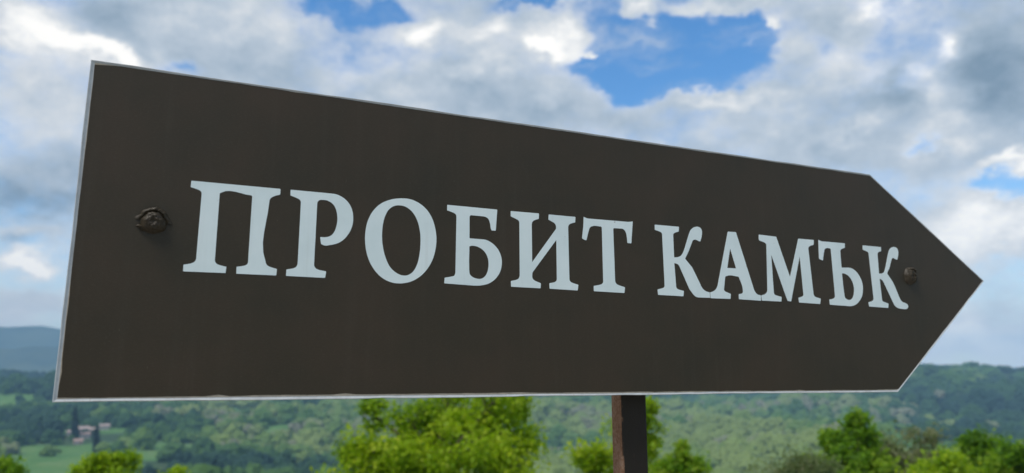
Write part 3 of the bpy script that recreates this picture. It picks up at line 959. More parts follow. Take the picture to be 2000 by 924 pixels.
# letters cut from white vinyl, outlines in millimetres from the board's bottom left corner
LETTERS = [[[(105.9,230.9),(106.1,231.4),(106.5,231.5),(197.5,231.8),(197.9,231.6),(198.1,231.1),(198.2,225.9),(198,225.3),(197.6,225),(196.7,224.7),(195.2,224.2),(193.7,223.7),(192.3,223),(190.8,222.2),(189.3,221.2),(188.1,219.9),(187.5,218.7),(187.1,217.3),(187,215.8),(186.2,204.2),(184.8,192.5),(183.5,180.9),(182.9,169.5),(183.9,158.6),(187,148.2),(187.2,147),(187.8,146),(188.4,145),(189.3,144.2),(190.3,143.5),(191.4,143),(193,142.5),(194.6,142),(196.2,141.7),(197.9,141.3),(198.9,141),(199.3,140.8),(199.4,140.2),(199.1,134.4),(198.9,133.9),(198.4,133.7),(158.3,133.4),(157.8,133.6),(157.7,134),(157.5,140.3),(157.6,140.8),(158,141),(159,141.2),(160.7,141.5),(162.3,141.8),(163.9,142.2),(165.4,142.6),(166.5,143.1),(167.5,143.8),(168.3,144.7),(168.7,145.6),(168.9,146.7),(168.9,147.7),(168.7,218.7),(168.7,219.4),(168.6,220.1),(168.4,220.7),(168,221),(167.6,221.3),(167.1,221.3),(161.8,221.8),(156.4,222.8),(151,223.8),(145.7,224.2),(140.9,223.5),(136.4,221.2),(136,221.1),(135.6,220.7),(135.3,220.3),(135.1,219.6),(135.1,218.8),(135.1,218),(135.3,146.9),(135.4,145.8),(135.9,144.7),(136.5,143.8),(137.4,143),(138.4,142.4),(139.5,142),(141.1,141.5),(142.6,141.2),(144.1,140.9),(145.7,140.6),(146.7,140.4),(147.1,140.2),(147.2,139.7),(147,134.1),(146.9,133.6),(146.4,133.5),(105.7,133),(105.3,133.2),(105.1,133.6),(105,139.4),(105.1,139.9),(105.5,140.2),(106.3,140.4),(107.7,140.7),(109.1,141),(110.4,141.4),(111.8,141.8),(113.1,142.3),(114.1,142.8),(115.1,143.5),(115.8,144.4),(116.4,145.6),(116.7,146.9),(116.8,148.2),(117.1,216.9),(117.1,218),(116.9,219.1),(116.6,220.1),(115.9,220.9),(115.1,221.6),(114.1,222),(112.7,222.5),(111.3,223),(109.9,223.3),(108.5,223.7),(107.1,224),(106.2,224.3),(105.8,224.5),(105.7,225)]],
[[(209.1,231.4),(209.3,231.9),(209.7,232),(254.4,232.1),(256,232),(257.5,232),(259.1,231.9),(260.6,231.6),(262.1,231.2),(263.7,230.7),(265.3,230),(266.9,229.3),(268.4,228.4),(269.9,227.5),(271.2,226.4),(272.6,225.2),(273.9,223.9),(275.1,222.5),(276.2,221),(277.2,219.4),(278,217.8),(278.8,216),(279.4,214.1),(280,212.1),(280.4,210.2),(280.6,208.2),(280.8,206.1),(280.9,204.2),(280.9,202.1),(280.7,200.1),(280.5,198.1),(280.1,196.2),(279.6,194.2),(279,192.3),(278.3,190.4),(277.4,188.5),(276.5,186.7),(275.4,185),(274.3,183.3),(273.2,181.9),(272,180.4),(270.7,179.1),(269.4,177.8),(267.9,176.6),(266.4,175.6),(264.8,174.7),(263.1,173.9),(261.3,173.3),(259.5,172.7),(257.7,172.2),(255.9,171.8),(254.4,171.4),(252.9,171),(251.4,170.8),(249.9,170.8),(248.5,171.1),(246.3,172),(245.8,172.3),(245.6,172.8),(244.5,179.6),(244.6,180),(245.1,180.2),(246.1,180.2),(247.8,180.2),(249.5,180.3),(251.1,180.6),(253.1,181.1),(255,181.9),(256.6,183),(258,184.4),(259.1,186),(260,187.7),(260.8,189.4),(261.3,191.3),(261.8,193.1),(262.2,195),(262.5,196.9),(262.7,198.8),(262.8,200.7),(262.8,202.5),(262.7,204.4),(262.5,206.2),(262.2,208.1),(261.9,209.9),(261.4,211.7),(260.9,213.3),(260.3,214.9),(259.5,216.4),(258.6,217.9),(257.5,219.2),(256.4,220.3),(255.2,221.2),(253.9,222),(252.5,222.6),(251.1,223.2),(249.4,223.6),(247.6,223.7),(245.9,223.7),(244.1,223.6),(242.8,223.4),(241.5,222.9),(240.5,222.2),(239.7,221),(239.3,219.6),(239.2,218.1),(239.1,148.9),(239.2,147.6),(239.5,146.3),(240.1,145.2),(241.1,144.2),(242.3,143.4),(243.6,142.8),(245.1,142.4),(246.7,142.1),(248.2,141.9),(249.7,141.7),(251.3,141.5),(252.2,141.3),(252.7,141.1),(252.8,140.6),(252.1,134.5),(251.9,134),(251.4,133.8),(210,133.8),(209.6,134),(209.4,134.4),(209.5,140.4),(209.6,140.9),(210.1,141.1),(211,141.3),(212.5,141.6),(214,141.9),(215.6,142.3),(217,142.8),(218.3,143.4),(219.4,144.2),(220.2,145.3),(220.9,146.8),(221.1,148.6),(221.2,150.3),(221.1,216.4),(221.1,217.9),(220.9,219.3),(220.4,220.5),(219.5,221.5),(218.3,222.2),(217,222.8),(215.5,223.4),(213.9,223.9),(212.4,224.4),(210.8,224.9),(209.8,225.2),(209.4,225.5),(209.2,226)]],
[[(337.8,234.5),(339.8,234.6),(341.8,234.7),(343.7,234.8),(345.7,234.7),(347.6,234.5),(349.6,234.2),(351.7,233.7),(353.7,233.1),(355.7,232.3),(357.7,231.5),(359.7,230.6),(361.5,229.5),(363.3,228.4),(365,227.2),(366.6,225.9),(368.2,224.5),(369.6,223.1),(371,221.5),(372.4,219.7),(373.7,217.8),(374.9,215.9),(376,213.8),(377,211.8),(377.9,209.7),(378.8,207.2),(379.6,204.7),(380.3,202.1),(380.9,199.5),(381.4,196.9),(381.8,194.3),(382.1,191.7),(382.3,189.1),(382.3,186.5),(382.3,183.9),(382.1,181.3),(381.9,178.7),(381.4,175.8),(380.9,172.9),(380.3,170.1),(379.5,167.2),(378.6,164.4),(377.6,161.7),(376.4,159.1),(375.1,156.5),(373.7,154.1),(372.2,151.7),(370.5,149.3),(368.7,147.1),(366.8,145.1),(364.9,143.1),(362.8,141.3),(360.6,139.6),(358.3,138),(356,136.6),(353.8,135.5),(351.5,134.5),(349.2,133.7),(346.8,133.1),(344.4,132.5),(342,132.1),(339.7,131.9),(337.3,131.8),(335,131.8),(332.7,131.9),(330.4,132.2),(328.1,132.7),(325.8,133.3),(323.6,134.1),(321.4,135),(319.3,136.1),(317.3,137.3),(315.4,138.6),(313.4,140.2),(311.6,141.9),(309.8,143.7),(308.1,145.7),(306.6,147.7),(305.1,149.8),(303.7,152),(302.4,154.3),(301.3,156.7),(300.2,159.2),(299.3,161.7),(298.4,164.2),(297.7,167),(297,169.8),(296.5,172.7),(296.1,175.6),(295.8,178.5),(295.6,181.4),(295.5,184.4),(295.5,187.3),(295.7,190.3),(296,193.2),(296.4,196.1),(296.9,199.1),(297.5,201.5),(298.2,204),(299,206.4),(300,208.8),(301,211.2),(302.2,213.4),(303.5,215.5),(304.8,217.4),(306.3,219.3),(307.8,221.1),(309.5,222.9),(311.3,224.4),(313.2,225.9),(315.1,227.2),(317.2,228.4),(319.4,229.5),(321.5,230.5),(323.8,231.4),(326,232.2),(328.3,232.8),(330.7,233.4),(333.1,233.8),(335.4,234.2)], [(334.8,225.6),(336.6,225.7),(338.3,225.6),(340,225.4),(341.7,225),(343.3,224.5),(344.8,223.8),(346.2,223),(347.6,222.2),(348.9,221.2),(350.1,220.2),(351.3,219.1),(352.5,217.7),(353.6,216.3),(354.7,214.8),(355.7,213.2),(356.6,211.5),(357.4,209.9),(358.3,207.8),(359.1,205.6),(359.8,203.4),(360.4,201.1),(360.9,198.9),(361.4,196.6),(361.8,194.3),(362.1,191.9),(362.3,189.6),(362.4,187.2),(362.5,184.9),(362.5,182.5),(362.5,180.2),(362.4,177.8),(362.3,175.4),(362.2,173.1),(361.9,170.7),(361.7,168.4),(361.4,166.4),(361.1,164.4),(360.8,162.5),(360.4,160.6),(359.9,158.6),(359.4,156.8),(358.7,155),(358.1,153.3),(357.3,151.7),(356.4,150),(355.5,148.5),(354.4,147),(353.4,145.8),(352.2,144.7),(350.9,143.8),(349.5,142.9),(348.1,142.2),(346.6,141.7),(345,141.4),(343.4,141.3),(341.8,141.4),(340.1,141.6),(338.5,142),(337,142.6),(335.5,143.2),(334.1,144),(332.6,144.8),(331.2,145.8),(329.9,146.8),(328.6,147.9),(327.4,149.1),(326.3,150.4),(325,152.1),(323.9,154),(322.9,155.9),(321.9,157.9),(321.1,159.9),(320.3,161.9),(319.4,164.3),(318.7,166.7),(318,169.2),(317.4,171.6),(316.9,174.2),(316.4,176.7),(316,179.1),(315.8,181.6),(315.6,184.1),(315.4,186.7),(315.4,189.2),(315.4,191.7),(315.5,194.1),(315.6,196.4),(315.8,198.8),(316.1,201.1),(316.5,203.5),(316.9,205.8),(317.4,207.7),(317.9,209.7),(318.5,211.6),(319.3,213.4),(320.1,215.2),(321,217),(322,218.5),(323.1,219.9),(324.4,221.2),(325.7,222.3),(327.2,223.4),(328.6,224.1),(330.1,224.7),(331.7,225.2),(333.3,225.5)]],
[[(395.4,231.3),(395.5,231.7),(396,231.9),(461.2,231.9),(461.7,231.7),(461.9,231.2),(460,205.1),(459.8,204.6),(459.3,204.4),(455,204.4),(454.4,204.5),(454.2,204.7),(454,205.2),(453.6,206),(453.3,206.8),(453,208.4),(452.8,209.9),(452.6,211.4),(452.3,212.9),(451.9,214.4),(451.4,215.9),(450.8,217.4),(449.9,218.7),(448.9,219.7),(447.8,220.4),(446.5,221),(445,221.3),(443.4,221.5),(441.8,221.5),(427.2,221.6),(426.5,221.5),(425.9,221.2),(425.5,220.8),(425,220.1),(424.8,219.3),(424.7,218.5),(424.9,192.9),(425,192.4),(425.5,192.2),(443.4,192.1),(445,192),(446.7,191.8),(448.3,191.4),(449.8,190.9),(451.3,190.3),(452.8,189.6),(454.5,188.6),(456.3,187.5),(457.9,186.3),(459.4,184.9),(460.9,183.5),(462.2,182),(463.4,180.6),(464.4,179),(465.3,177.4),(466.1,175.7),(466.8,174),(467.4,172.2),(467.8,170.6),(468.1,169),(468.3,167.3),(468.4,165.6),(468.4,163.9),(468.3,162.2),(468.1,160.4),(467.8,158.7),(467.5,157),(467,155.3),(466.4,153.6),(465.7,151.9),(464.9,150.3),(463.9,148.7),(462.8,147.1),(461.6,145.6),(460.4,144.2),(459.1,142.8),(457.8,141.7),(456.4,140.6),(455,139.6),(453.5,138.6),(452,137.8),(450.4,137),(448.7,136.4),(447,135.8),(445.2,135.3),(443.5,134.9),(441.7,134.6),(439.9,134.3),(437.7,134),(435.5,133.9),(433.3,133.8),(431.2,133.7),(429,133.8),(426.8,133.8),(393.9,134.6),(393.4,134.7),(393.3,135.2),(393.6,140.9),(393.8,141.4),(394.3,141.6),(395.4,141.8),(397.1,142.2),(398.8,142.5),(400.5,142.9),(402.3,143.3),(403.6,143.7),(405,144.1),(406.1,145),(406.8,146.5),(407.2,148.2),(407.3,149.9),(407.6,215.7),(407.6,217.2),(407.5,218.7),(407.1,220.1),(406.4,221.1),(405.4,221.8),(404.2,222.4),(402.8,222.9),(401.3,223.4),(399.8,223.8),(398.3,224.2),(396.8,224.6),(395.9,224.8),(395.4,225.1),(395.3,225.6)], [(424.8,181.3),(425,181.9),(425.3,182.1),(426,182.4),(427.1,182.8),(428.2,183.1),(430.1,183.1),(431.9,183.1),(433.7,182.9),(435.5,182.5),(437.1,181.9),(438.6,181.3),(440.1,180.6),(441.5,179.8),(442.8,178.8),(444.1,177.7),(445.3,176.5),(446.4,175.1),(447.4,173.7),(448.2,172.3),(448.8,170.9),(449.3,169.5),(449.8,168.1),(450.1,166.6),(450.4,165.1),(450.5,163.6),(450.6,161.9),(450.6,160.3),(450.5,158.6),(450.3,156.9),(450,155.2),(449.7,153.6),(449.2,152.1),(448.7,150.6),(448.1,149.2),(447.3,147.8),(446.4,146.5),(445.3,145.3),(444,144.3),(442.6,143.4),(441.1,142.8),(439.2,142.3),(437.2,142.3),(435.2,142.5),(433.5,142.8),(431.8,143.2),(430.1,143.9),(428.7,144.7),(427.2,145.9),(425.9,147.4),(425.4,149.1),(424.9,154.5),(424.8,160),(424.7,165.4),(424.8,170.9),(424.9,176.4)]],
[[(480.5,231.1),(480.7,231.5),(481.2,231.7),(519.7,232.1),(520.2,231.9),(520.4,231.4),(520.1,225.5),(519.9,224.9),(519.4,224.6),(518.3,224.2),(516.6,223.7),(514.8,223),(513.2,222.2),(512.1,221.5),(511.3,220.5),(510.6,219.4),(510.2,218),(510,216.6),(510,215.1),(510.3,168.1),(510.4,167.8),(510.7,168),(544.8,213.3),(545.3,214.6),(545.2,216),(545,217.3),(544.7,218.5),(544.1,219.6),(543.4,220.5),(542.6,221.2),(541.6,221.8),(540.5,222.3),(538.9,223),(537.3,223.7),(535.7,224.4),(534.7,224.8),(534.2,225.2),(534.1,225.7),(534.5,231.4),(534.7,231.9),(535.3,232),(573.3,232.1),(573.8,231.9),(574,231.4),(573.5,225.3),(573.3,224.7),(572.7,224.4),(571.3,224),(569.1,223.3),(567,222.5),(565.8,221.9),(564.7,221.1),(563.9,220.2),(563.2,218.7),(562.9,217),(562.9,215.4),(563.6,149.4),(563.7,148.1),(564,146.9),(564.6,145.8),(565.5,145),(566.6,144.4),(567.9,144),(569.6,143.5),(571.4,143),(573.1,142.6),(574.9,142.2),(576,142),(576.5,141.7),(576.6,141.1),(575.7,134.9),(575.5,134.5),(574.9,134.3),(535.5,134.7),(535,134.9),(534.8,135.4),(534.6,141.2),(534.8,141.7),(535.3,141.9),(536.4,142.2),(538.2,142.5),(540,142.9),(541.8,143.4),(542.9,144),(543.9,144.7),(544.7,145.5),(545.2,146.6),(545.4,147.9),(545.4,149.1),(545.3,198.5),(545.2,198.9),(544.9,198.6),(511.4,155.3),(510.8,154.2),(510.5,153),(510.4,151.7),(510.3,150),(510.4,148.2),(510.9,146.6),(511.7,145.5),(512.8,144.7),(514.1,144),(515.7,143.3),(517.4,142.7),(519,142.2),(520.7,141.7),(521.7,141.4),(522.2,141.1),(522.4,140.5),(522,135.3),(521.8,134.8),(521.2,134.6),(481.7,134.7),(481.2,134.9),(481,135.4),(480.8,141.3),(481,141.8),(481.5,142.1),(482.7,142.4),(484.6,142.8),(486.6,143.3),(488.5,143.9),(489.6,144.4),(490.8,145),(491.6,145.9),(492.4,147.4),(492.9,149.1),(493,150.8),(492.6,216.3),(492.5,217.6),(492.3,218.8),(491.8,219.9),(491.1,220.6),(490.2,221.1),(489.2,221.5),(487.5,222.2),(485.8,222.9),(484,223.5),(482.2,224.2),(481.1,224.6),(480.6,224.9),(480.5,225.5)]],
[[(586.5,232.8),(586.6,233.2),(587.1,233.2),(588,232.9),(589.4,232.3),(590.9,231.9),(592.3,231.7),(593.8,231.6),(595.2,231.6),(652.7,232.2),(654.7,232.2),(656.7,232.4),(658.7,232.7),(660.2,232.9),(661.7,233.2),(662.6,233.4),(663,233.4),(663.1,232.9),(659.9,203.2),(659.6,202.7),(659,202.6),(654.4,202.7),(653.8,202.9),(653.6,203.4),(653.5,204.5),(653.4,206.3),(653.3,208.1),(653.1,209.9),(652.9,211.5),(652.7,213),(652.4,214.6),(652,216.1),(651.4,217.6),(650.5,219.1),(649.3,220.5),(647.8,221.5),(646.4,221.9),(644.9,222),(643.3,221.9),(633.7,221.7),(633.1,221.6),(632.6,221.4),(632.2,221),(631.8,220.3),(631.7,219.5),(631.7,218.7),(632.6,150.7),(632.7,149.4),(633,148.1),(633.6,146.9),(634.4,146),(635.4,145.3),(636.5,144.8),(638.3,144.2),(640.2,143.7),(642,143.2),(643.9,142.8),(645.8,142.4),(647,142.1),(647.5,141.8),(647.6,141.3),(646.7,134.7),(646.4,134.3),(645.8,134.1),(600.4,134.5),(599.9,134.7),(599.7,135.1),(599.7,140.9),(599.9,141.4),(600.4,141.6),(601.9,141.9),(604,142.3),(606.1,142.7),(608.2,143.2),(609.7,143.6),(611.2,144.1),(612.5,144.9),(613.4,145.7),(614.1,146.8),(614.3,147.9),(614.1,219.9),(614,220.5),(613.9,221.2),(613.5,221.8),(613,222.1),(612.3,222.2),(611.6,222.2),(609.6,222.3),(607.5,222.4),(605.3,222.5),(603.3,222.5),(601.2,222.2),(599.3,221.5),(598.1,221.3),(597,220.7),(596.1,220),(595.3,218.9),(594.6,217.6),(594.2,216.3),(593.4,213.9),(592.7,211.5),(592,209.1),(591.3,206.7),(590.7,204.3),(590.2,202.5),(589.9,202),(589.6,201.9),(589.1,201.9),(588.2,202),(587.4,202.2),(585.7,202.8),(584.1,203.5),(583.7,204.2),(583.6,204.7),(583.6,205.3),(585.7,220.1)]],
[[(699.1,231.3),(699.3,231.8),(699.9,232),(739,232.2),(739.5,232.1),(739.7,231.6),(739.1,225.9),(738.9,225.4),(738.3,225),(736.8,224.6),(734.6,223.9),(732.5,223.1),(731.4,222.5),(730.5,221.8),(729.8,221),(729.4,219.9),(729.3,218.7),(729.3,217.5),(729.4,188.2),(729.6,187.8),(730.1,187.7),(731.2,187.9),(733.1,188.1),(734.9,188.4),(736.8,188.8),(738.4,189.4),(740,190.2),(741.4,191.2),(743,192.8),(744.3,194.6),(745.4,196.5),(746.4,198.4),(747.3,200.4),(748.2,202.3),(749,204.3),(749.8,206.3),(750.6,208.3),(751.5,210.5),(752.4,212.7),(753.2,214.9),(754.1,217.1),(755,219.3),(755.9,221.5),(756.6,223.1),(757.4,224.7),(758.2,226.4),(759.1,228),(760.2,229.5),(761.8,231.1),(763.7,232.4),(765.8,233.6),(767.8,234.3),(770,234.8),(772.1,235),(774.1,234.7),(775.9,234.2),(777.4,233.2),(778.5,231.8),(779.2,230.2),(779.5,228.4),(779.5,226.8),(779.3,225.2),(779,223.5),(778.6,221.9),(778.2,220.2),(777.6,218.6),(777,217),(776.4,215.3),(776,214.3),(775.8,213.8),(775.5,213.7),(774.9,213.8),(774,213.9),(773.2,214),(771.4,214.6),(769.7,215.3),(767.9,215.7),(766.3,215.6),(764.6,215.3),(763.2,214.6),(762.1,213.3),(761.3,211.8),(760.7,210.3),(759.6,208.3),(758.6,206.3),(757.7,204.3),(756.7,202.3),(755.7,200.3),(754.7,198.4),(753.6,196.5),(752.5,194.6),(751.4,192.7),(750.2,190.8),(749.1,188.9),(748.3,187.6),(748.2,187.1),(748.4,186.6),(759.5,175.2),(772,152.6),(772.7,151.2),(773.4,149.8),(774.2,148.4),(775.1,147.1),(776.2,145.9),(777.4,144.8),(778.9,143.8),(780.5,143),(782.1,142.3),(784,141.9),(785.9,141.6),(787.2,141.4),(787.7,141.2),(787.9,140.7),(788,134.2),(787.9,133.7),(787.3,133.5),(767.8,133.3),(765.6,133.6),(763.6,134.2),(761.8,135.2),(760.5,136.2),(759.3,137.2),(758.2,138.4),(757.1,139.6),(756.1,140.8),(754.9,142.2),(753.7,143.6),(752.7,145.1),(751.9,146.6),(738.3,174.6),(737.6,176),(736.7,177.2),(735.5,178.2),(733.6,179),(731.4,179.4),(730,179.7),(729.5,179.7),(729.3,179.2),(730.7,148.1),(730.7,147),(730.9,146),(731.3,145),(731.9,144.3),(732.7,143.7),(733.7,143.3),(735.6,142.7),(737.5,142.3),(739.5,142),(741.5,141.6),(742.7,141.4),(743.3,141.1),(743.4,140.6),(742.4,134.4),(742.2,133.9),(741.6,133.8),(701.2,134),(700.6,134.2),(700.4,134.6),(699.9,140.7),(700.1,141.2),(700.6,141.5),(701.9,141.8),(703.9,142.4),(706,142.9),(708,143.5),(709.1,144),(710.1,144.5),(711,145.3),(711.5,146),(711.7,146.9),(711.8,147.8),(710.9,217.4),(710.9,218.5),(710.8,219.5),(710.4,220.5),(709.9,221.3),(709.1,221.9),(708.1,222.3),(706.3,222.9),(704.5,223.4),(702.6,223.8),(700.7,224.2),(699.5,224.5),(699,224.8),(698.9,225.3)]],
[[(825.8,231.3),(826.1,231.8),(826.8,232),(840,232.4),(840.6,232.3),(841,231.8),(866.6,153.6),(867.1,151.8),(867.7,150),(868.4,148.2),(869.3,146.6),(870.5,144.9),(872.1,143.4),(873.9,142.2),(875.8,141.6),(877.9,141.4),(879.2,141.3),(879.8,141),(880,140.5),(880,133.8),(879.8,133.3),(879.2,133.1),(840.2,133.7),(839.6,133.8),(839.4,134.3),(839.6,140.3),(839.8,140.9),(840.3,141.1),(841.2,141.3),(842.9,141.5),(844.5,142),(845.5,142.4),(846.4,142.9),(847.1,143.6),(847.5,144.7),(847.6,145.8),(847.5,146.9),(847.5,150.1),(846.8,153.2),(845.7,156.3),(844.4,159.3),(843,162.3),(841.7,165.4),(841.3,165.9),(840.6,166.4),(839.8,166.6),(836.4,166.8),(833,167.2),(829.6,167.6),(826.2,167.7),(822.9,167.3),(819.8,166.4),(818.9,166.3),(818,165.9),(817.3,165.4),(816.8,164.5),(816.5,163.6),(816.3,162.7),(813.4,147.2),(813.4,146.2),(813.7,145.3),(814.3,144.5),(815.4,143.8),(816.8,143.3),(818.2,142.9),(819.9,142.3),(821.6,141.8),(823.4,141.3),(824.5,140.9),(825,140.6),(825.1,140.1),(824.4,134.1),(824.2,133.6),(823.6,133.4),(789.7,133.1),(789.1,133.3),(788.9,133.7),(788.8,140.7),(789,141.2),(789.5,141.5),(790.7,141.9),(792.7,142.5),(794.6,143.2),(796.1,144),(797.5,144.9),(798.7,145.9),(799.9,147.3),(801,148.7),(801.9,150.3),(802.5,151.8)], [(828.3,206.6),(828.5,207),(828.7,206.7),(837.2,179),(837.2,178.5),(836.6,178.4),(822.2,178.2),(821.6,178.4),(821.5,178.9)]],
[[(883.6,231.4),(883.8,231.8),(884.4,232),(916,231.3),(916.7,231.1),(917.1,230.6),(938.5,171.7),(938.7,171.4),(938.9,171.7),(960.4,230.9),(960.8,231.4),(961.5,231.6),(991.3,231.8),(991.9,231.6),(992,231.1),(990.8,224.7),(990.5,224.1),(989.8,223.7),(988.2,223.3),(985.8,222.7),(983.4,221.8),(982,221.1),(980.8,220.2),(979.9,219.2),(979.5,218.1),(979.4,216.9),(979.5,215.8),(983,147.7),(983.2,146.5),(983.7,145.4),(984.4,144.5),(985.3,143.8),(986.5,143.3),(987.7,142.9),(990,142.4),(992.3,141.9),(994.6,141.5),(996.1,141.2),(996.7,140.9),(996.8,140.4),(995.1,133.4),(994.8,132.9),(994.1,132.7),(953.9,133.4),(953.2,133.6),(953,134.1),(952.4,139.9),(952.6,140.4),(953.2,140.7),(954.7,141.1),(957,141.8),(959.3,142.5),(960.4,142.9),(961.3,143.5),(962.1,144.2),(962.5,145),(962.8,145.9),(962.8,146.8),(961,203.9),(960.9,204.2),(960.8,203.9),(939.9,141.9),(937.7,135),(937.4,134.5),(936.7,134.4),(931.7,134.8),(931,135),(930.6,135.5),(928.1,141.4),(905.1,203),(905,203.2),(904.9,202.9),(905.2,146.8),(905.3,145.7),(905.5,144.6),(906.1,143.7),(906.9,143),(908.1,142.6),(909.2,142.3),(911.2,141.9),(913.3,141.5),(915.3,141.1),(917.4,140.8),(918.7,140.6),(919.2,140.3),(919.4,139.8),(918.7,134),(918.5,133.5),(917.8,133.4),(882.4,133.4),(881.8,133.6),(881.5,134),(881.1,140.3),(881.3,140.9),(881.8,141.2),(883.2,141.5),(885.3,142.1),(887.3,142.9),(888.9,143.6),(890.4,144.5),(891.6,145.6),(892.5,147),(893,148.6),(893.3,150.1),(896.9,216),(896.8,217.2),(896.6,218.3),(896,219.2),(895.1,219.9),(894,220.5),(892.9,221),(891,221.5),(888.8,222),(886.7,222.4),(884.8,222.9),(883.5,223.8),(883.1,225.1)]],
[[(1001.6,232.1),(1001.9,232.5),(1002.4,232.5),(1003.5,232.1),(1005.4,231.5),(1007.3,231),(1009.2,230.8),(1011.2,230.9),(1013.1,230.9),(1056.1,231.2),(1056.7,231.1),(1056.8,230.6),(1056.1,224.5),(1055.9,223.9),(1055.2,223.6),(1053.8,223.2),(1051.5,222.5),(1049.3,221.7),(1048.2,221.1),(1047.3,220.5),(1046.5,219.7),(1046,218.7),(1045.8,217.7),(1045.7,216.7),(1045.5,192.4),(1045.7,191.9),(1046.3,191.8),(1061.4,192.5),(1063.6,192.4),(1065.7,192.1),(1067.8,191.6),(1069.7,190.9),(1071.5,190.1),(1073.4,189),(1075.1,187.8),(1076.8,186.6),(1078.3,185.2),(1079.7,183.8),(1081,182.3),(1082.3,180.5),(1083.5,178.7),(1084.5,176.9),(1085.5,175),(1086.3,173),(1086.9,171.1),(1087.4,169.2),(1087.6,167.3),(1087.8,165.4),(1087.8,163.5),(1087.7,161.5),(1087.5,159.6),(1087.1,157.6),(1086.8,155.7),(1086.2,153.7),(1085.6,151.8),(1084.8,149.8),(1083.8,147.9),(1082.6,146.2),(1081.3,144.4),(1079.9,142.8),(1078.3,141.1),(1076.6,139.6),(1074.8,138.1),(1073.1,136.8),(1071.1,135.7),(1069.1,134.7),(1067,133.8),(1064.8,133),(1062.8,132.5),(1060.7,132.1),(1058.6,131.8),(1056.5,131.7),(1054.4,131.7),(1015.5,132.4),(1014.9,132.6),(1014.7,133),(1014.7,139.7),(1014.9,140.2),(1015.5,140.5),(1017.1,140.8),(1019.6,141.2),(1022,141.9),(1023.3,142.3),(1024.5,142.9),(1025.5,143.6),(1026.3,144.6),(1026.8,145.7),(1027,146.8),(1026,217.9),(1026,218.7),(1025.8,219.4),(1025.4,220.1),(1024.7,220.5),(1023.9,220.8),(1023,220.9),(1021,221),(1019,221),(1017.1,220.5),(1015.9,220.3),(1014.9,219.9),(1013.9,219.3),(1013,218.4),(1012.4,217.4),(1012,216.3),(1011.1,213.7),(1010.3,211.1),(1009.6,208.5),(1008.9,205.9),(1008.2,203.2),(1007.7,201.3),(1007.4,200.8),(1007.1,200.7),(1006.4,200.9),(1005.3,201.2),(1004.3,201.6),(1002.4,202),(1000.6,202.5),(1000.2,203.1),(999.9,203.6),(999.9,204.2)], [(1045.3,182),(1045.5,182.5),(1046,182.7),(1047.2,182.7),(1049.1,182.8),(1050.9,182.6),(1053.1,181.9),(1055.3,181.2),(1057.3,180.3),(1059,179.2),(1060.4,178),(1061.8,176.8),(1063,175.5),(1064,174.1),(1065,172.7),(1065.8,171.3),(1066.6,169.7),(1067.2,168.1),(1067.7,166.4),(1068,164.7),(1068.3,163),(1068.4,161.2),(1068.5,159.5),(1068.4,157.8),(1068.2,156.1),(1067.8,154.4),(1067.4,152.7),(1066.9,151),(1066.2,149.2),(1065.3,147.3),(1064.1,145.6),(1062.6,143.9),(1061.1,142.8),(1059.2,141.9),(1057.2,141.4),(1055.2,141.3),(1053.2,141.6),(1051.4,142.2),(1049.5,143.1),(1048,144.3),(1047.2,145.8),(1046.5,151.8),(1046.1,157.9),(1045.8,164.1),(1045.7,170.3),(1045.5,176.4)]],
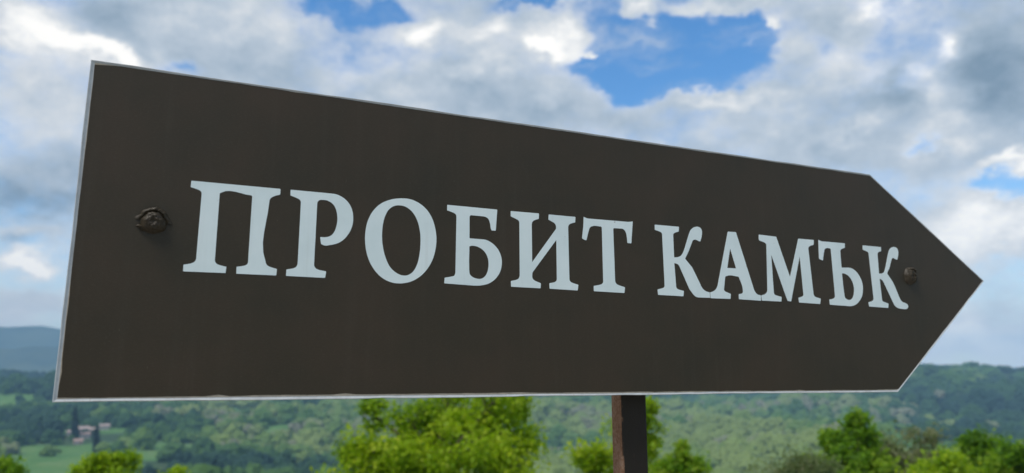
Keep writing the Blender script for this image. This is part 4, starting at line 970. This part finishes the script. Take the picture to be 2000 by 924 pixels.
[[(1095.7,230),(1096,230.5),(1096.7,230.7),(1135.6,230.7),(1136.2,230.6),(1136.3,230.1),(1135.6,224.4),(1135.4,223.9),(1134.8,223.6),(1133.7,223.3),(1131.8,222.8),(1130.1,222.1),(1129,221.5),(1128.1,220.7),(1127.5,219.8),(1127.1,218.5),(1126.9,217.2),(1126.9,215.9),(1126.4,187.1),(1126.6,186.6),(1127.2,186.6),(1128.7,186.8),(1131.1,187.1),(1133.5,187.6),(1135,188.1),(1136.5,188.7),(1137.7,189.6),(1139,191.2),(1140,192.9),(1140.8,194.6),(1141.7,196.5),(1142.5,198.5),(1143.3,200.4),(1144,202.4),(1144.7,204.3),(1145.5,206.3),(1146.4,208.5),(1147.2,210.7),(1148.1,212.8),(1148.9,215),(1149.8,217.2),(1150.8,219.4),(1151.5,221.2),(1152.3,222.9),(1153.2,224.7),(1154.2,226.4),(1155.5,228.1),(1157.1,229.6),(1159.1,230.9),(1161.3,231.9),(1163.1,232.5),(1164.9,232.9),(1166.8,233),(1168.7,232.8),(1170.5,232.5),(1172,231.8),(1173.4,230.6),(1174.4,229.1),(1175,227.5),(1175.2,225.9),(1175.1,224.3),(1174.8,222.6),(1174.5,221),(1173.9,219),(1173.2,217),(1172.4,215),(1171.9,214),(1171.3,213),(1171,212.4),(1170.7,212.1),(1170.2,212),(1169.4,212.2),(1168,212.4),(1166.7,212.7),(1165.3,213.3),(1164,214),(1162.5,214.4),(1161.3,214.3),(1160.1,213.9),(1159.2,213.3),(1158,211.9),(1157.2,210.4),(1156.4,208.9),(1155.6,207),(1154.7,205.2),(1153.9,203.3),(1153.1,201.4),(1152.3,199.6),(1151.4,197.7),(1150.2,195.8),(1148.5,193.8),(1146.8,191.9),(1145.5,190),(1145,188.2),(1145.6,186.6),(1152.4,178.7),(1156.1,173.8),(1159.1,168.5),(1161.6,163.1),(1164,157.5),(1166.5,152),(1169.2,146.7),(1170.3,145.3),(1171.6,144.1),(1173.2,143),(1175.1,142.4),(1177.1,141.9),(1179.2,141.4),(1181,140.9),(1182.8,140.3),(1184.3,139.4),(1185.1,138.4),(1185.6,137.2),(1185.6,135.9),(1185,134.5),(1183.9,133.1),(1182.3,132),(1179.7,131.4),(1176.9,131.3),(1174.2,131.4),(1171.7,131.4),(1169.2,131.6),(1166.7,131.8),(1164.3,132.1),(1162,132.6),(1160.1,133.2),(1158.4,134),(1156.8,135),(1155.5,136.1),(1154.3,137.3),(1153.4,138.6),(1152.6,140),(1151.8,141.4),(1151.1,142.8),(1135,172.8),(1134.2,174.1),(1133.2,175.3),(1132,176.4),(1130.3,177.3),(1128.5,178),(1127.3,178.4),(1126.8,178.4),(1126.6,178),(1127.6,146.2),(1127.6,144.9),(1127.8,143.6),(1128.5,142.5),(1129.6,141.8),(1131.1,141.4),(1132.6,141.1),(1134.8,140.5),(1136.9,140),(1139.2,139.5),(1140.6,139.2),(1141.1,138.9),(1141.2,138.4),(1140,132.6),(1139.7,132.2),(1139,132),(1098.7,132.7),(1098.1,132.9),(1097.8,133.3),(1097.1,138.8),(1097.3,139.3),(1097.9,139.6),(1099.5,140),(1101.9,140.6),(1104.4,141.3),(1105.6,141.7),(1106.7,142.2),(1107.6,142.9),(1108.5,143.9),(1109,145),(1109.2,146.1),(1107.3,216.6),(1107.2,217.7),(1107,218.7),(1106.4,219.7),(1105.6,220.4),(1104.4,220.9),(1103.2,221.3),(1101.2,222),(1099.1,222.5),(1097,223),(1095.7,223.4),(1095.2,223.7),(1095,224.2)]]]
for cs in LETTERS:
    sheet("letter", [[(p[0] / 1000, p[1] / 1000) for p in c] for c in cs], -0.00075, -0.00045, VINYL, board)


# bolt heads with the film stretched and torn over them
def bolt(cx, cz, r, hgt, seed, horns):
    g_ = np.random.default_rng(seed)
    nr_, na_ = 16, 44
    V_ = [(0, -hgt * .72, 0)]
    F_ = []
    for i in range(1, nr_ + 1):
        q = i / nr_
        for j in range(na_):
            a_ = 2 * math.pi * j / na_
            rr = r * q * (1 + .05 * math.sin(3 * a_ + seed) + .03 * math.sin(7 * a_))
            hh_ = hgt * max(0, 1 - q ** 2.6) * (1 - .30 * math.exp(-(q / .28) ** 2))
            hh_ += hgt * .06 * math.sin(4 * a_ + 2.2 * math.sin(9 * q + seed)) * q * (1 - q) * 3
            hh_ += hgt * .055 * g_.normal() * (q < .95) * (1 if q > .2 else .3)
            V_.append((rr * math.cos(a_), -hh_, rr * math.sin(a_)))
    for j in range(na_):
        F_.append((0, 1 + j, 1 + (j + 1) % na_))
    me_ = bpy.data.meshes.new("bolt")
    F4 = [(1 + (i - 1) * na_ + j, 1 + i * na_ + j, 1 + i * na_ + (j + 1) % na_, 1 + (i - 1) * na_ + (j + 1) % na_) for i in range(1, nr_) for j in range(na_)]
    me_.from_pydata(V_, [], F_ + F4)
    bm_ = bmesh.new()
    bm_.from_mesh(me_)
    bmesh.ops.recalc_face_normals(bm_, faces=bm_.faces)
    bm_.to_mesh(me_)
    bm_.free()
    for p in me_.polygons:
        p.use_smooth = True
    o_ = link_mesh("bolt", me_, FILM, board)
    o_.location = (OX + cx, -0.0004, OZ + cz)
    # torn flap: a strip standing up round part of the head
    for (a0, a1, rb, rt, hb, ht, spikes) in horns:
        V_, F_ = [], []
        n_ = 28
        for j in range(n_ + 1):
            f_ = j / n_
            a_ = RAD(a0 + (a1 - a0) * f_)
            k_ = sum(w_ * math.exp(-((f_ - c_) / s_) ** 2) for c_, s_, w_ in spikes)
            jit = g_.normal(0, .05)
            fade = max(.22, math.sin(math.pi * min(1, max(0.02, f_ * 1.04 - .02))) ** .5)
            crest = r * (rt + jit * .5 + .21 * k_)
            foot_r = r * (rb + .28 * k_ + jit * .3)
            hz_ = hgt * (ht + jit) * fade
            for rr, yy in ((foot_r, -hgt * .03 - hz_ * .25 * min(1, k_)), ((foot_r + crest) / 2 + r * .03, -hz_ * .70), (crest, -hz_ - hgt * hb), (crest - r * .08, -hz_ - hgt * hb + .0003), (crest - r * .16, -hz_ * .62)):
                V_.append((rr * math.cos(a_), yy, rr * math.sin(a_)))
        for j in range(n_):
            for c_ in range(4):
                F_.append((j * 5 + c_, j * 5 + c_ + 1, j * 5 + 6 + c_, j * 5 + 5 + c_))
        m2 = np_mesh("torn_film", np.array(V_), np.array(F_))
        for p in m2.polygons:
            p.use_smooth = True
        f_o = link_mesh("torn_film", m2, FILM, o_)
    return o_


bo = bolt(0.0731, 0.1832, 0.0129, 0.0095, 3, [(-4, 172, 1.20, 1.00, .08, .62, [(0.02, .06, .75), (0.47, .07, .22), (0.98, .05, .85), (.78, .04, .25)]),
                                               (194, 226, 1.15, 1.02, .05, .35, [(0.0, .3, .75)])])
bo['label'] = "left bolt head ringed by torn brown film"
bo = bolt(1.1974, 0.1859, 0.0145, 0.0085, 8, [(20, 120, 1.05, 0.86, .10, .75, [(0.55, .1, .10)])])
bo['label'] = "right bolt head under wrinkled brown film"

# post: square tube, chamfered corners, set behind the board
bm = bmesh.new()
PY0, PS, CH = 0.0305, 0.027, 0.003
HW = 0.0205
prof = [(-HW + CH, 0), (HW - CH, 0), (HW - CH * .3, CH * .3), (HW, CH), (HW, PS - CH), (HW - CH, PS), (-HW + CH, PS), (-HW, PS - CH), (-HW, CH), (-HW + CH * .3, CH * .3)]
lev = [-0.35, 0.4, 0.9, 1.3, 1.5, 1.6, 1.8, 1.9]
rows = [[bm.verts.new((px, PY0 + py, z)) for px, py in prof] for z in lev]
for a_, b_ in zip(rows[:-1], rows[1:]):
    for i in range(len(prof)):
        j = (i + 1) % len(prof)
        bm.faces.new((a_[i], a_[j], b_[j], b_[i]))
bm.faces.new(rows[-1])
bmesh.ops.recalc_face_normals(bm, faces=bm.faces)
bm_obj("post", bm, POSTM, sign)
# flat steel rail across the back of the board that the bolts clamp to
bm = bmesh.new()
box(bm, OX + 0.04, OX + 1.235, 0.0185, 0.0300, OZ + 0.160, OZ + 0.208)
bm_obj("rail", bm, POSTM, sign)
